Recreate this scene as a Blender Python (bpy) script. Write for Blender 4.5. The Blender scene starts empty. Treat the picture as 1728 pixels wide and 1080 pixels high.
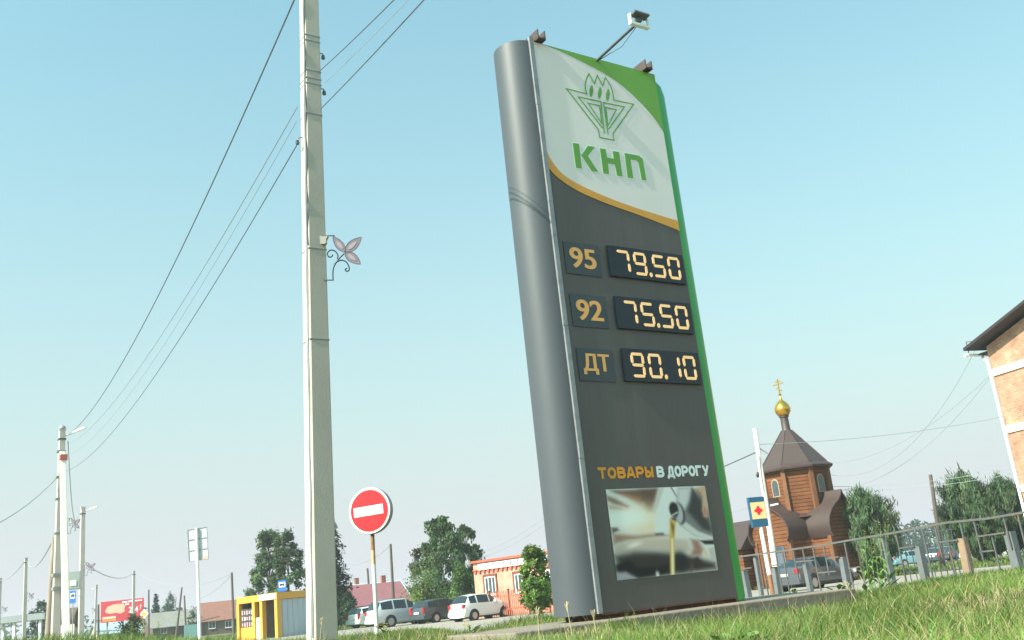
import bpy, bmesh, math, random
import numpy as np
from mathutils import Vector, Matrix

SC = bpy.context.scene
COL = SC.collection
R = math.radians

# ------------------------------------------------------------------ camera
IMG_W, IMG_H, FPX = 1728.0, 1080.0, 1614.0
CAM = Vector((0.0, 0.0, 1.1))
up_c = Vector((-594.0, 5630.0, -1614.0)).normalized()      # world up, seen in camera axes
fw_c = Vector((0, 0, -1.0))
F_c = (fw_c - up_c * fw_c.dot(up_c)).normalized()
R_c = F_c.cross(up_c).normalized()
ROT = Matrix((R_c, F_c, up_c))                              # camera axes -> world axes
cam_data = bpy.data.cameras.new('camera')
cam_data.sensor_width = 36.0
cam_data.lens = 36.0 * FPX / IMG_W
cam_data.clip_start = 0.05
cam_data.clip_end = 6000.0
cam_ob = bpy.data.objects.new('camera', cam_data)
cam_ob.matrix_world = Matrix.Translation(CAM) @ ROT.to_4x4()
COL.objects.link(cam_ob)
SC.camera = cam_ob

# ------------------------------------------------------------------ sky, sun, exposure
SUN_EL, SUN_AZ = R(40.0), R(-127.0)                         # azimuth measured from +Y (view) to +X (right)
world = bpy.data.worlds.new('World')
SC.world = world
world.use_nodes = True
wn = world.node_tree
wn.nodes.clear()
sky = wn.nodes.new('ShaderNodeTexSky')
sky.sky_type = 'NISHITA'
sky.sun_disc = False
sky.sun_elevation = SUN_EL
sky.sun_rotation = SUN_AZ
sky.altitude = 150.0
sky.air_density = 2.0
sky.dust_density = 5.0
sky.ozone_density = 1.0
tint = wn.nodes.new('ShaderNodeMix')                        # white balance of the clear air
tint.data_type = 'RGBA'
tint.blend_type = 'MULTIPLY'
tint.inputs[0].default_value = 1.0
tint.inputs[7].default_value = (0.34, 0.895, 0.87, 1.0)
wtc = wn.nodes.new('ShaderNodeTexCoord')
wsep = wn.nodes.new('ShaderNodeSeparateXYZ')
wabs = wn.nodes.new('ShaderNodeMath')
wabs.operation = 'ABSOLUTE'
wexp = wn.nodes.new('ShaderNodeMath')                       # bright summer haze, thickest at the horizon all round
wexp.operation = 'MULTIPLY'
wexp.inputs[1].default_value = -2.4
wpow = wn.nodes.new('ShaderNodeMath')
wpow.operation = 'EXPONENT'
wmul = wn.nodes.new('ShaderNodeMath')
wmul.operation = 'MULTIPLY'
wmul.inputs[1].default_value = .97
air = wn.nodes.new('ShaderNodeMix')
air.data_type = 'RGBA'
air.inputs[7].default_value = (3.34, 3.34, 3.62, 1.0)
bg = wn.nodes.new('ShaderNodeBackground')
bg.inputs['Strength'].default_value = 0.15
wout = wn.nodes.new('ShaderNodeOutputWorld')
wn.links.new(wtc.outputs['Generated'], wsep.inputs[0])
wn.links.new(wsep.outputs['Z'], wabs.inputs[0])
wn.links.new(wabs.outputs[0], wexp.inputs[0])
wn.links.new(wexp.outputs[0], wpow.inputs[0])
wn.links.new(wpow.outputs[0], wmul.inputs[0])
wn.links.new(wmul.outputs[0], air.inputs[0])
wn.links.new(sky.outputs['Color'], tint.inputs[6])
wn.links.new(tint.outputs[2], air.inputs[6])
wn.links.new(air.outputs[2], bg.inputs['Color'])
wn.links.new(bg.outputs['Background'], wout.inputs['Surface'])

sun_data = bpy.data.lights.new('sun', 'SUN')
sun_data.energy = 5.0
sun_data.angle = R(0.6)
sun_data.color = (1.0, 0.91, 0.80)
sun_ob = bpy.data.objects.new('sun', sun_data)
s_dir = Vector((math.sin(SUN_AZ) * math.cos(SUN_EL), math.cos(SUN_AZ) * math.cos(SUN_EL), math.sin(SUN_EL)))
sun_ob.rotation_euler = (-s_dir).to_track_quat('-Z', 'Y').to_euler()
sun_ob.location = (-20, -20, 40)
COL.objects.link(sun_ob)

vs = SC.view_settings
vs.view_transform = 'Standard'
vs.look = 'None'
vs.exposure = 0.8
vs.gamma = 1.0
vs.use_curve_mapping = False
SC.cycles.max_bounces = 6
SC.cycles.transparent_max_bounces = 12
SC.cycles.use_denoising = True

# ------------------------------------------------------------------ picture <-> place
def ray(px, py):
    return (ROT @ Vector((px - IMG_W / 2, IMG_H / 2 - py, -FPX))).normalized()

def PY(px, py, Y):
    """point of the line of sight through a pixel at forward distance Y"""
    d = ray(px, py)
    return CAM + d * (Y / d.y)

def project(p):
    c = ROT.transposed() @ (Vector(p) - CAM)
    return (IMG_W / 2 - FPX * c.x / c.z, IMG_H / 2 + FPX * c.y / c.z)

def sstep(a, b, x):
    t = min(1.0, max(0.0, (x - a) / (b - a)))
    return t * t * (3 - 2 * t)

_GR = [(0, .67), (4, .67), (8.2, .66), (11, .63), (14, .58), (20, .46), (30, .22), (40, .02), (55, -.16), (100, -.2), (5000, -.2)]
def ground(x, y):
    r = math.hypot(x, y)
    for (r0, z0), (r1, z1) in zip(_GR, _GR[1:]):
        if r <= r1:
            z = z0 + (z1 - z0) * (r - r0) / (r1 - r0)
            break
    else:
        z = -.2
    az = math.degrees(math.atan2(x, y))
    fr = sstep(-3, 5, y)
    win = fr * sstep(5, 9, r) * (1 - sstep(24, 44, r))
    z += win * (.10 * sstep(-5, -1, az) * (1 - sstep(2, 8, az)) + .08 * sstep(16, 23, az) + .11 * sstep(-3, -8, az) + .18 * sstep(-13, -26, az))
    z += .012 * math.sin(x * 1.3 + .4) * math.sin(y * 1.1) * (1 if r < 30 else 0)
    return z

def gbase(px, py, Y):
    p = PY(px, py, Y)
    return Vector((p.x, p.y, ground(p.x, p.y)))

def azv(deg):
    return Vector((math.sin(R(deg)), math.cos(R(deg)), 0))

# the street grid: the sign's long axis and its face normal
_d = ray(3359, 740)
E1 = Vector((_d.x, _d.y, 0)).normalized()
GRID = math.atan2(E1.y, E1.x)                               # rotation that turns +X into E1
NRM = Vector((E1.y, -E1.x, 0))                              # towards the camera side
AZ1 = math.degrees(math.atan2(E1.x, E1.y))

# ------------------------------------------------------------------ helpers
def lin(r, g, b):
    def f(c):
        c = c / 255.0
        return c / 12.92 if c <= .04045 else ((c + .055) / 1.055) ** 2.4
    return (f(r), f(g), f(b))

MATS = {}
def M(name, col=(.5, .5, .5), rough=.6, var=.12, scale=4.0, bump=0.0, bscale=None, metal=0.0, spec=.5,
      coat=0.0, emit=None, estr=0.0, stretch=None, dirt=None, dscale=1.5, damt=.5, trans=0.0, coords='Object'):
    if name in MATS:
        return MATS[name]
    m = bpy.data.materials.new(name)
    m.use_nodes = True
    nt = m.node_tree
    b = nt.nodes['Principled BSDF']
    b.inputs['Roughness'].default_value = rough
    b.inputs['Metallic'].default_value = metal
    b.inputs['Specular IOR Level'].default_value = spec
    b.inputs['Coat Weight'].default_value = coat
    if trans:
        b.inputs['Transmission Weight'].default_value = trans
    tc = nt.nodes.new('ShaderNodeTexCoord')
    mp = nt.nodes.new('ShaderNodeMapping')
    nt.links.new(tc.outputs[coords], mp.inputs['Vector'])
    if stretch:
        mp.inputs['Scale'].default_value = stretch
    nz = nt.nodes.new('ShaderNodeTexNoise')
    nz.inputs['Scale'].default_value = scale
    nz.inputs['Detail'].default_value = 6
    nz.inputs['Roughness'].default_value = .62
    nt.links.new(mp.outputs[0], nz.inputs['Vector'])
    rp = nt.nodes.new('ShaderNodeValToRGB')
    rp.color_ramp.elements[0].position = .28
    rp.color_ramp.elements[1].position = .72
    rp.color_ramp.elements[0].color = tuple(max(0, c * (1 - var)) for c in col) + (1,)
    rp.color_ramp.elements[1].color = tuple(min(1, c * (1 + var)) for c in col) + (1,)
    nt.links.new(nz.outputs['Fac'], rp.inputs['Fac'])
    out = rp.outputs['Color']
    if dirt:
        n2 = nt.nodes.new('ShaderNodeTexNoise')
        n2.inputs['Scale'].default_value = dscale
        n2.inputs['Detail'].default_value = 8
        n2.inputs['Roughness'].default_value = .7
        nt.links.new(mp.outputs[0], n2.inputs['Vector'])
        r2 = nt.nodes.new('ShaderNodeValToRGB')
        r2.color_ramp.elements[0].position = .48
        r2.color_ramp.elements[1].position = .72
        r2.color_ramp.elements[0].color = (0, 0, 0, 1)
        r2.color_ramp.elements[1].color = (damt, damt, damt, 1)
        nt.links.new(n2.outputs['Fac'], r2.inputs['Fac'])
        mx = nt.nodes.new('ShaderNodeMix')
        mx.data_type = 'RGBA'
        nt.links.new(r2.outputs['Color'], mx.inputs[0])
        nt.links.new(out, mx.inputs[6])
        mx.inputs[7].default_value = tuple(dirt) + (1,)
        out = mx.outputs[2]
    nt.links.new(out, b.inputs['Base Color'])
    if bump:
        bn = nt.nodes.new('ShaderNodeBump')
        bn.inputs['Strength'].default_value = bump
        bn.inputs['Distance'].default_value = .02
        nb = nt.nodes.new('ShaderNodeTexNoise')
        nb.inputs['Scale'].default_value = bscale or scale * 3
        nb.inputs['Detail'].default_value = 5
        nt.links.new(mp.outputs[0], nb.inputs['Vector'])
        nt.links.new(nb.outputs['Fac'], bn.inputs['Height'])
        nt.links.new(bn.outputs[0], b.inputs['Normal'])
    if emit:
        b.inputs['Emission Color'].default_value = tuple(emit) + (1,)
        b.inputs['Emission Strength'].default_value = estr
    MATS[name] = m
    return m

def M_attr(name, rough=.6, spec=.4, transl=0.0):
    """colour comes from the mesh attribute 'tone' (printed or leaf colour)"""
    if name in MATS:
        return MATS[name]
    m = bpy.data.materials.new(name)
    m.use_nodes = True
    nt = m.node_tree
    b = nt.nodes['Principled BSDF']
    b.inputs['Roughness'].default_value = rough
    b.inputs['Specular IOR Level'].default_value = spec
    a = nt.nodes.new('ShaderNodeAttribute')
    a.attribute_name = 'tone'
    nt.links.new(a.outputs['Color'], b.inputs['Base Color'])
    if transl:
        tr = nt.nodes.new('ShaderNodeBsdfTranslucent')
        nt.links.new(a.outputs['Color'], tr.inputs['Color'])
        mx = nt.nodes.new('ShaderNodeMixShader')
        mx.inputs[0].default_value = transl
        nt.links.new(b.outputs[0], mx.inputs[1])
        nt.links.new(tr.outputs[0], mx.inputs[2])
        nt.links.new(mx.outputs[0], nt.nodes['Material Output'].inputs['Surface'])
    MATS[name] = m
    return m

def M_courses(name, col, joint, row, width, jw, offset=.5, var=.15, rough=.85, bump=.4):
    """brick or log courses far away: relief and colour only, on vertical walls"""
    if name in MATS:
        return MATS[name]
    m = bpy.data.materials.new(name)
    m.use_nodes = True
    nt = m.node_tree
    b = nt.nodes['Principled BSDF']
    b.inputs['Roughness'].default_value = rough
    b.inputs['Specular IOR Level'].default_value = .25
    tc = nt.nodes.new('ShaderNodeTexCoord')
    sp = nt.nodes.new('ShaderNodeSeparateXYZ')
    nt.links.new(tc.outputs['Object'], sp.inputs[0])
    ad = nt.nodes.new('ShaderNodeMath')
    nt.links.new(sp.outputs['X'], ad.inputs[0])
    nt.links.new(sp.outputs['Y'], ad.inputs[1])
    cb = nt.nodes.new('ShaderNodeCombineXYZ')
    nt.links.new(ad.outputs[0], cb.inputs['X'])
    nt.links.new(sp.outputs['Z'], cb.inputs['Y'])
    bt = nt.nodes.new('ShaderNodeTexBrick')
    bt.offset = offset
    bt.inputs['Scale'].default_value = 1.0
    bt.inputs['Brick Width'].default_value = width
    bt.inputs['Row Height'].default_value = row
    bt.inputs['Mortar Size'].default_value = jw
    bt.inputs['Color1'].default_value = tuple(c * (1 - var) for c in col) + (1,)
    bt.inputs['Color2'].default_value = tuple(min(1, c * (1 + var)) for c in col) + (1,)
    bt.inputs['Mortar'].default_value = tuple(joint) + (1,)
    nt.links.new(cb.outputs[0], bt.inputs['Vector'])
    nz = nt.nodes.new('ShaderNodeTexNoise')
    nz.inputs['Scale'].default_value = 1.3
    nz.inputs['Detail'].default_value = 8
    nz.inputs['Roughness'].default_value = .7
    nt.links.new(tc.outputs['Object'], nz.inputs['Vector'])
    rp = nt.nodes.new('ShaderNodeValToRGB')
    rp.color_ramp.elements[0].position = .3
    rp.color_ramp.elements[1].position = .7
    rp.color_ramp.elements[0].color = (.60, .55, .52, 1)
    rp.color_ramp.elements[1].color = (1.15, 1.12, 1.1, 1)
    nt.links.new(nz.outputs['Fac'], rp.inputs['Fac'])
    mx = nt.nodes.new('ShaderNodeMix')
    mx.data_type = 'RGBA'
    mx.blend_type = 'MULTIPLY'
    mx.inputs[0].default_value = 1.0
    nt.links.new(bt.outputs['Color'], mx.inputs[6])
    nt.links.new(rp.outputs['Color'], mx.inputs[7])
    nt.links.new(mx.outputs[2], b.inputs['Base Color'])
    bn = nt.nodes.new('ShaderNodeBump')
    bn.inputs['Strength'].default_value = bump
    bn.inputs['Distance'].default_value = .03
    bn.invert = True
    nt.links.new(bt.outputs['Fac'], bn.inputs['Height'])
    nt.links.new(bn.outputs[0], b.inputs['Normal'])
    MATS[name] = m
    return m

class MB:
    """collects shapes, then links them as one mesh object"""
    def __init__(self):
        self.v, self.f = [], []
    def add(self, vs_, fs_):
        o = len(self.v)
        self.v += [tuple(p) for p in vs_]
        self.f += [tuple(i + o for i in f) for f in fs_]
        return self
    def box(self, c, s, rot=None, taper=1.0):
        x, y, z = s[0] / 2, s[1] / 2, s[2] / 2
        P = [Vector((sx * x * (taper if sz > 0 else 1), sy * y * (taper if sz > 0 else 1), sz * z))
             for sz in (-1, 1) for sx, sy in ((-1, -1), (1, -1), (1, 1), (-1, 1))]
        if rot is not None:
            P = [rot @ p for p in P]
        P = [p + Vector(c) for p in P]
        return self.add(P, [(3, 2, 1, 0), (4, 5, 6, 7), (0, 1, 5, 4), (1, 2, 6, 5), (2, 3, 7, 6), (3, 0, 4, 7)])
    def bar(self, a, b, w, h=None, up=(0, 0, 1)):
        """box bar from a to b"""
        a, b = Vector(a), Vector(b)
        d = (b - a)
        L = d.length
        if L < 1e-6:
            return self
        z = d / L
        x = Vector(up).cross(z)
        if x.length < 1e-4:
            x = Vector((1, 0, 0)).cross(z)
            if x.length < 1e-4:
                x = Vector((0, 1, 0)).cross(z)
        x.normalize()
        y = z.cross(x)
        m = Matrix((x, y, z)).transposed()
        return self.box((a + b) / 2, (w, h or w, L), m)
    def tube(self, pts, rad, n=8, caps=True):
        pts = [Vector(p) for p in pts]
        if not hasattr(rad, '__len__'):
            rad = [rad] * len(pts)
        vs_, fs_ = [], []
        px = None
        for i, p in enumerate(pts):
            t = (pts[min(i + 1, len(pts) - 1)] - pts[max(i - 1, 0)])
            if t.length < 1e-9:
                t = Vector((0, 0, 1))
            t.normalize()
            if px is None:
                a = Vector((0, 0, 1)) if abs(t.z) < .9 else Vector((1, 0, 0))
                px = a.cross(t).normalized()
            else:
                px = (px - t * px.dot(t))
                px = px.normalized() if px.length > 1e-6 else Vector((1, 0, 0))
            py = t.cross(px)
            for k in range(n):
                a = 2 * math.pi * k / n
                vs_.append(p + (px * math.cos(a) + py * math.sin(a)) * rad[i])
        for i in range(len(pts) - 1):
            for k in range(n):
                k2 = (k + 1) % n
                fs_.append((i * n + k, i * n + k2, (i + 1) * n + k2, (i + 1) * n + k))
        if caps:
            fs_.append(tuple(reversed(range(n))))
            fs_.append(tuple((len(pts) - 1) * n + k for k in range(n)))
        return self.add(vs_, fs_)
    def lathe(self, prof, n=24, axis='z', c=(0, 0, 0), caps=True, a0=0.0, a1=2 * math.pi):
        full = abs(a1 - a0 - 2 * math.pi) < 1e-6
        cols = n if full else n + 1
        vs_, fs_ = [], []
        for (r, h) in prof:
            for k in range(cols):
                a = a0 + (a1 - a0) * k / n
                p = (r * math.cos(a), r * math.sin(a), h)
                if axis == 'y':
                    p = (p[0], h, p[1])
                elif axis == 'x':
                    p = (h, p[0], p[1])
                vs_.append((p[0] + c[0], p[1] + c[1], p[2] + c[2]))
        for i in range(len(prof) - 1):
            for k in range(n):
                k2 = (k + 1) % cols
                fs_.append((i * cols + k, i * cols + k2, (i + 1) * cols + k2, (i + 1) * cols + k))
        if caps and full:
            fs_.append(tuple(reversed(range(n))))
            fs_.append(tuple((len(prof) - 1) * n + k for k in range(n)))
        return self.add(vs_, fs_)
    def prism(self, poly, h0, h1, fn):
        """polygon (a,b) extruded between h0 and h1; fn(a,b,h) gives the point"""
        n = len(poly)
        vs_ = [fn(a, b, h0) for a, b in poly] + [fn(a, b, h1) for a, b in poly]
        fs_ = [tuple(range(n)), tuple(reversed(range(n, 2 * n)))]
        for k in range(n):
            k2 = (k + 1) % n
            fs_.append((k, n + k, n + k2, k2))
        return self.add(vs_, fs_)
    def build(self, name, mat, parent=None, smooth=None, loc=None, rz=0.0, fix=True):
        me = bpy.data.meshes.new(name)
        me.from_pydata(self.v, [], self.f)
        if fix:
            bm = bmesh.new()
            bm.from_mesh(me)
            bmesh.ops.recalc_face_normals(bm, faces=bm.faces)
            bm.to_mesh(me)
            bm.free()
        me.materials.append(mat)
        if smooth is not None:
            for p in me.polygons:
                p.use_smooth = True
            if smooth < 180:
                me.set_sharp_from_angle(angle=R(smooth))
        ob = bpy.data.objects.new(name, me)
        COL.objects.link(ob)
        if parent is not None:
            ob.parent = parent
        if loc is not None:
            ob.location = loc
        if rz:
            ob.rotation_euler.z = rz
        return ob

def tag(o, label=None, cat=None, group=None, kind=None):
    if label:
        o['label'] = label
    if cat:
        o['category'] = cat
    if group:
        o['group'] = group
    if kind:
        o['kind'] = kind
    return o

def thing(name, label, cat, loc=(0, 0, 0), rz=0.0, group=None):
    o = bpy.data.objects.new(name, None)
    o.empty_display_size = .2
    COL.objects.link(o)
    o.location = loc
    o.rotation_euler.z = rz
    return tag(o, label, cat, group)

def copy_tree(o, parent=None):
    c = o.copy()
    COL.objects.link(c)
    c.parent = parent
    for ch in o.children:
        copy_tree(ch, c)
    return c

def share(src, parent, loc, rz=None, scale=None):
    """another piece with the same mesh data"""
    c = src.copy()
    COL.objects.link(c)
    c.parent = parent
    c.location = loc
    if rz is not None:
        c.rotation_euler.z = rz
    if scale is not None:
        c.scale = scale
    return c

def tone_mesh(name, V, Fq, tone, mat, parent=None, per='face'):
    """quads from numpy arrays with a colour per face or per vertex"""
    me = bpy.data.meshes.new(name)
    k = Fq.shape[1]
    me.vertices.add(len(V))
    me.vertices.foreach_set('co', np.ascontiguousarray(V, dtype=np.float32).ravel())
    me.loops.add(len(Fq) * k)
    me.loops.foreach_set('vertex_index', np.ascontiguousarray(Fq, dtype=np.int32).ravel())
    me.polygons.add(len(Fq))
    me.polygons.foreach_set('loop_start', np.arange(0, len(Fq) * k, k, dtype=np.int32))
    me.polygons.foreach_set('loop_total', np.full(len(Fq), k, dtype=np.int32))
    at = me.attributes.new('tone', 'FLOAT_COLOR', 'FACE' if per == 'face' else 'POINT')
    t4 = np.ones((len(tone), 4), dtype=np.float32)
    t4[:, :3] = tone
    at.data.foreach_set('color', t4.ravel())
    me.update(calc_edges=True)
    me.validate()
    me.materials.append(mat)
    ob = bpy.data.objects.new(name, me)
    COL.objects.link(ob)
    if parent is not None:
        ob.parent = parent
    return ob

def text_data(body, bold=0.0, shear=0.0):
    """flat outline of a word: vertices and faces, scaled to a unit box by the caller"""
    cu = bpy.data.curves.new('word', 'FONT')
    cu.body = body
    cu.size = 1.0
    cu.offset = bold
    cu.shear = shear
    cu.resolution_u = 6
    ob = bpy.data.objects.new('word', cu)
    COL.objects.link(ob)
    dg = bpy.context.evaluated_depsgraph_get()
    dg.update()
    me = bpy.data.meshes.new_from_object(ob.evaluated_get(dg))
    V = np.array([v.co[:] for v in me.vertices])
    Fs = [tuple(p.vertices) for p in me.polygons]
    bpy.data.objects.remove(ob)
    bpy.data.curves.remove(cu)
    bpy.data.meshes.remove(me)
    lo, hi = V.min(0), V.max(0)
    V = (V - lo) / np.maximum(hi - lo, 1e-9)
    return V, Fs

def stroke(pts, w, closed=False):
    """outline polygon quads for a mitred line in 2D: returns verts, faces"""
    P = [Vector((p[0], p[1])) for p in pts]
    n = len(P)
    vs_, fs_ = [], []
    for i in range(n):
        a = P[(i - 1) % n] if (closed or i > 0) else P[i] - (P[i + 1] - P[i])
        c = P[(i + 1) % n] if (closed or i < n - 1) else P[i] + (P[i] - P[i - 1])
        d1 = (P[i] - a).normalized()
        d2 = (c - P[i]).normalized()
        n1 = Vector((-d1.y, d1.x))
        n2 = Vector((-d2.y, d2.x))
        m = n1 + n2
        m = m.normalized() if m.length > 1e-6 else n1
        k = 1.0 / max(.35, m.dot(n1))
        vs_ += [P[i] + m * w / 2 * k, P[i] - m * w / 2 * k]
    for i in range(n if closed else n - 1):
        j = (i + 1) % n
        fs_.append((2 * i, 2 * i + 1, 2 * j + 1, 2 * j))
    return [(v.x, v.y) for v in vs_], fs_

# ------------------------------------------------------------------ ground and paved areas
_AZ = np.radians(np.concatenate([np.arange(-48, 48, 1.0), np.arange(48, 312, 6.0)]))
_RR = np.concatenate([[0.0], np.arange(.5, 16, .5), np.arange(16, 46, 2.0), np.arange(46, 130, 4.0), np.geomspace(130, 4500, 22)])
def polar(pred, lift, seed=0):
    rnd = random.Random(seed)
    na, nr = len(_AZ), len(_RR)
    m = MB()
    Z = {}
    for i, r in enumerate(_RR):
        for j, a in enumerate(_AZ):
            x, y = r * math.sin(a), r * math.cos(a)
            m.v.append((x, y, ground(x, y) + lift))
    for i in range(nr - 1):
        for j in range(na):
            j2 = (j + 1) % na
            rm, am = (_RR[i] + _RR[i + 1]) / 2, math.degrees(_AZ[j]) + .5
            if am > 180:
                am -= 360
            if pred is None or pred(rm, am):
                m.f.append((i * na + j, (i + 1) * na + j, (i + 1) * na + j2, i * na + j2))
    used = sorted({k for f in m.f for k in f})
    idx = {k: n for n, k in enumerate(used)}
    m.v = [m.v[k] for k in used]
    m.f = [tuple(idx[k] for k in f) for f in m.f]
    return m

m_soil = M('verge_soil', (.12, .12, .045), .95, .45, 1.3, .5, 9, dirt=(.20, .16, .10), dscale=.7, damt=.8)
tag(polar(None, 0).build('ground', m_soil, smooth=180), kind='structure')
m_pave = M('dusty_asphalt', (.30, .26, .225), .95, .18, .7, .5, 6, dirt=(.40, .345, .29), dscale=.25, damt=.7)
tag(polar(lambda r, a: (17 < r < 62 and 8 < a < 40) or (17 < r < 80 and -42 < a <= 8), .012).build('road', m_pave, smooth=180), kind='structure')
tag(polar(lambda r, a: 98 < r < 150 and 12 < a < 40, .012).build('parking_lot', m_pave, smooth=180), kind='structure')

# ------------------------------------------------------------------ fuel price sign
SA = PY(1013, 1036, 9.0)
def on_sign(px, py):
    d = ray(px, py)
    t = (SA - CAM).dot(NRM) / d.dot(NRM)
    p = CAM + d * t
    return ((p - SA).dot(E1), p.z - SA.z)
SW = (on_sign(1105, 126)[0] + on_sign(1243, 1003)[0]) / 2
SH = (on_sign(898, 72)[1] + on_sign(1105, 124)[1]) / 2
SR = .262
sign = thing('price_sign', 'tall grey fuel price sign with green and white top', 'price sign', SA, GRID)
m_grey = M('sign_grey', lin(91, 82, 80), .42, .05, 2.5, .05, 3, spec=.5, dirt=lin(112, 106, 100), dscale=1.4, damt=.35, stretch=(3, 3, .18))
m_greyside = M('sign_grey_metal', lin(76, 80, 87), .52, .04, 1.5, .06, 1.2, metal=.0, spec=.45)
m_white = M('sign_white_film', lin(240, 227, 227), .35, .03, 1.2, .03, 2, spec=.5)
m_green = M('sign_green_film', lin(116, 166, 62), .38, .05, 2)
m_dgreen = M('sign_dark_green', lin(58, 160, 74), .38, .08, 2)
m_orange = M('sign_orange_film', lin(228, 158, 62), .4, .05, 2)
m_logo = M('logo_green', lin(106, 160, 66), .4, .04, 2)
m_halo = M('logo_halo', lin(238, 242, 240), .35, .02, 2)
m_plate = M('grade_plate', lin(64, 69, 75), .4, .08, 3)
m_led_bg = M('display_face', lin(18, 26, 36), .25, .1, 3)
m_led = M('led_segment', lin(250, 205, 150), .5, .03, 5, emit=lin(255, 196, 132), estr=.22)
m_yel = M('sign_yellow_letters', lin(246, 176, 104), .45, .04, 2)
m_wht = M('sign_white_letters', lin(235, 238, 240), .45, .03, 2)
m_ora = M('sign_orange_letters', lin(232, 150, 44), .45, .04, 2)
m_rust = M('rusty_steel', (.14, .07, .045), .85, .4, 9, .4, 30, dirt=(.05, .035, .03), dscale=6)
m_trim = M('sign_trim', lin(150, 152, 156), .4, .08, 3, metal=.3, dirt=lin(90, 84, 80), dscale=5, damt=.6)

T = 2 * SR
fn_front = lambda o: (lambda a, b, h: (a, -o - h, b))
mb = MB()
mb.box((SW / 2, .03, SH / 2), (SW, .06, SH))
mb.build('front_panel', m_grey, sign)
MB().box((SW / 2, T - .03, SH / 2), (SW, .06, SH)).build('rear_panel', m_grey, sign)
MB().box((SW / 2, T / 2, SH - .05), (SW - .02, T - .13, .02)).build('top_plate', m_greyside, sign)
# rounded grey end: stacked sheets with a fine seam between them
segs = [(0, SH)]
for z0, z1 in segs:
    mb = MB()
    for r0, h0, r1, h1 in ((SR - .004, z0, SR, z0 + .003), (SR, z0 + .003, SR, z1 - .003), (SR, z1 - .003, SR - .004, z1)):
        mb.lathe([(r0, h0), (r1, h1)], 48, c=(0, SR, 0), a0=math.pi / 2, a1=1.5 * math.pi, caps=False)
    mb.build('side_sheet', m_greyside, sign, smooth=60)
MB().lathe([(0.001, SH - .03), (SR - .01, SH - .03)], 30, c=(0, SR, 0), a0=math.pi / 2, a1=1.5 * math.pi, caps=False).build('end_cap', m_greyside, sign)
MB().lathe([(SR - .012, -.04), (SR, 0), (SR, SH - .22), (SR - .02, SH - .1), (SR - .07, SH - .02)], 36, c=(SW, SR, 0), a0=-math.pi / 2, a1=math.pi / 2, caps=False).build('green_side', m_dgreen, sign, smooth=60)
MB().lathe([(0.001, SH - .05), (SR - .05, SH - .05)], 30, c=(SW, SR, 0), a0=-math.pi / 2, a1=math.pi / 2, caps=False).build('end_cap', m_dgreen, sign)
mb = MB()
zz = [0, 1.4, 2.7, 4.0, 5.1, SH + .035]
for i in range(5):
    mb.box((-.008 + .002 * (i % 2), -.004, (zz[i] + zz[i + 1]) / 2), (.05, .036, zz[i + 1] - zz[i] - .004))
mb.build('edge_trim', m_trim, sign)
mb = MB().box((SW / 2, SR, -.025), (SW + .1, T - .10, .05))
mb.box((SW / 2, .012, -.008), (SW - .02, .03, .012))
mb.build('base_frame', m_rust, sign)

def film(name, pix, layer, mat, raw=None):
    """thin printed film on the panel; outline given where it shows on the sign"""
    poly = raw or [on_sign(*p) for p in pix]
    poly = [(min(max(a, .024), SW - .001), min(max(b, .002), SH - .002)) for a, b in poly]
    return MB().prism(poly, 0, .002, fn_front(.0015 + layer * .0025)).build(name, mat, sign)

def smooth_curve(pts, n=6):
    out = []
    P = [Vector(p) for p in pts]
    for i in range(len(P) - 1):
        a, b, c, d = P[max(i - 1, 0)], P[i], P[i + 1], P[min(i + 2, len(P) - 1)]
        for k in range(n):
            t = k / n
            out.append(tuple(.5 * ((2 * b) + (c - a) * t + (2 * a - 5 * b + 4 * c - d) * t * t + (3 * b - a - 3 * c + d) * t ** 3)))
    out.append(tuple(P[-1]))
    return out

top_c = smooth_curve([(917, 236), (921, 252), (929, 269), (946, 291), (972, 309), (1019, 331), (1073, 351), (1147, 374)])
low_c = smooth_curve([(918, 258), (921, 272), (927, 285), (941, 300), (972, 321), (1019, 342), (1080, 364), (1150, 391)])
g_c = smooth_curve([(903, 71), (939, 84), (983, 105), (1022, 126), (1051, 146), (1080, 173), (1102, 198), (1124, 229)])
film('white_film', [(890, 60)] + top_c + [(1130, 130)], 0, m_white, raw=[(0, SH)] + [on_sign(*p) for p in top_c] + [(SW, SH)])
film('orange_stripe', top_c + low_c[::-1], 1, m_orange)
film('green_corner', g_c, 1, m_green, raw=[on_sign(*p) for p in g_c] + [(SW, SH), (on_sign(903, 71)[0], SH)])

def lz(pts):
    return [on_sign(940 + x / 4.694, 100 + y / 4.694) for x, y in pts]
def emblem(paths, w, layer, mat, name, fills=()):
    mb = MB()
    for pts, closed in paths:
        vs_, fs_ = stroke(lz(pts), w, closed)
        f = fn_front(.0015 + layer * .0025)
        mb.add([f(a, b, .002) for a, b in vs_], fs_)
    for pts in fills:
        mb.prism(lz(pts), 0, .002, fn_front(.0015 + layer * .0025))
    return mb.build(name, mat, sign)
def leaf(cx, cy, hw, hh, sl):
    return [(cx + math.sin(a) * hw * (1 - .25 * abs(math.cos(a))) - math.cos(a) * sl, cy - math.cos(a) * hh) for a in [2 * math.pi * k / 16 for k in range(16)]]
outline = [(72, 236), (233, 277), (221, 240), (219, 205), (229, 160), (249, 116), (293, 197), (316, 130), (358, 214), (379, 147), (415, 200), (436, 255), (448, 325), (603, 359), (441, 590), (449, 643), (336, 622), (325, 562)]
logo_paths = [(outline, True), ([(372, 592), (344, 338), (166, 301), (358, 548)], False), ([(245, 352), (334, 370), (351, 512)], True),
              ([(401, 594), (364, 345), (530, 380), (405, 556)], False), ([(383, 384), (466, 402), (400, 528)], True)]
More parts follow.
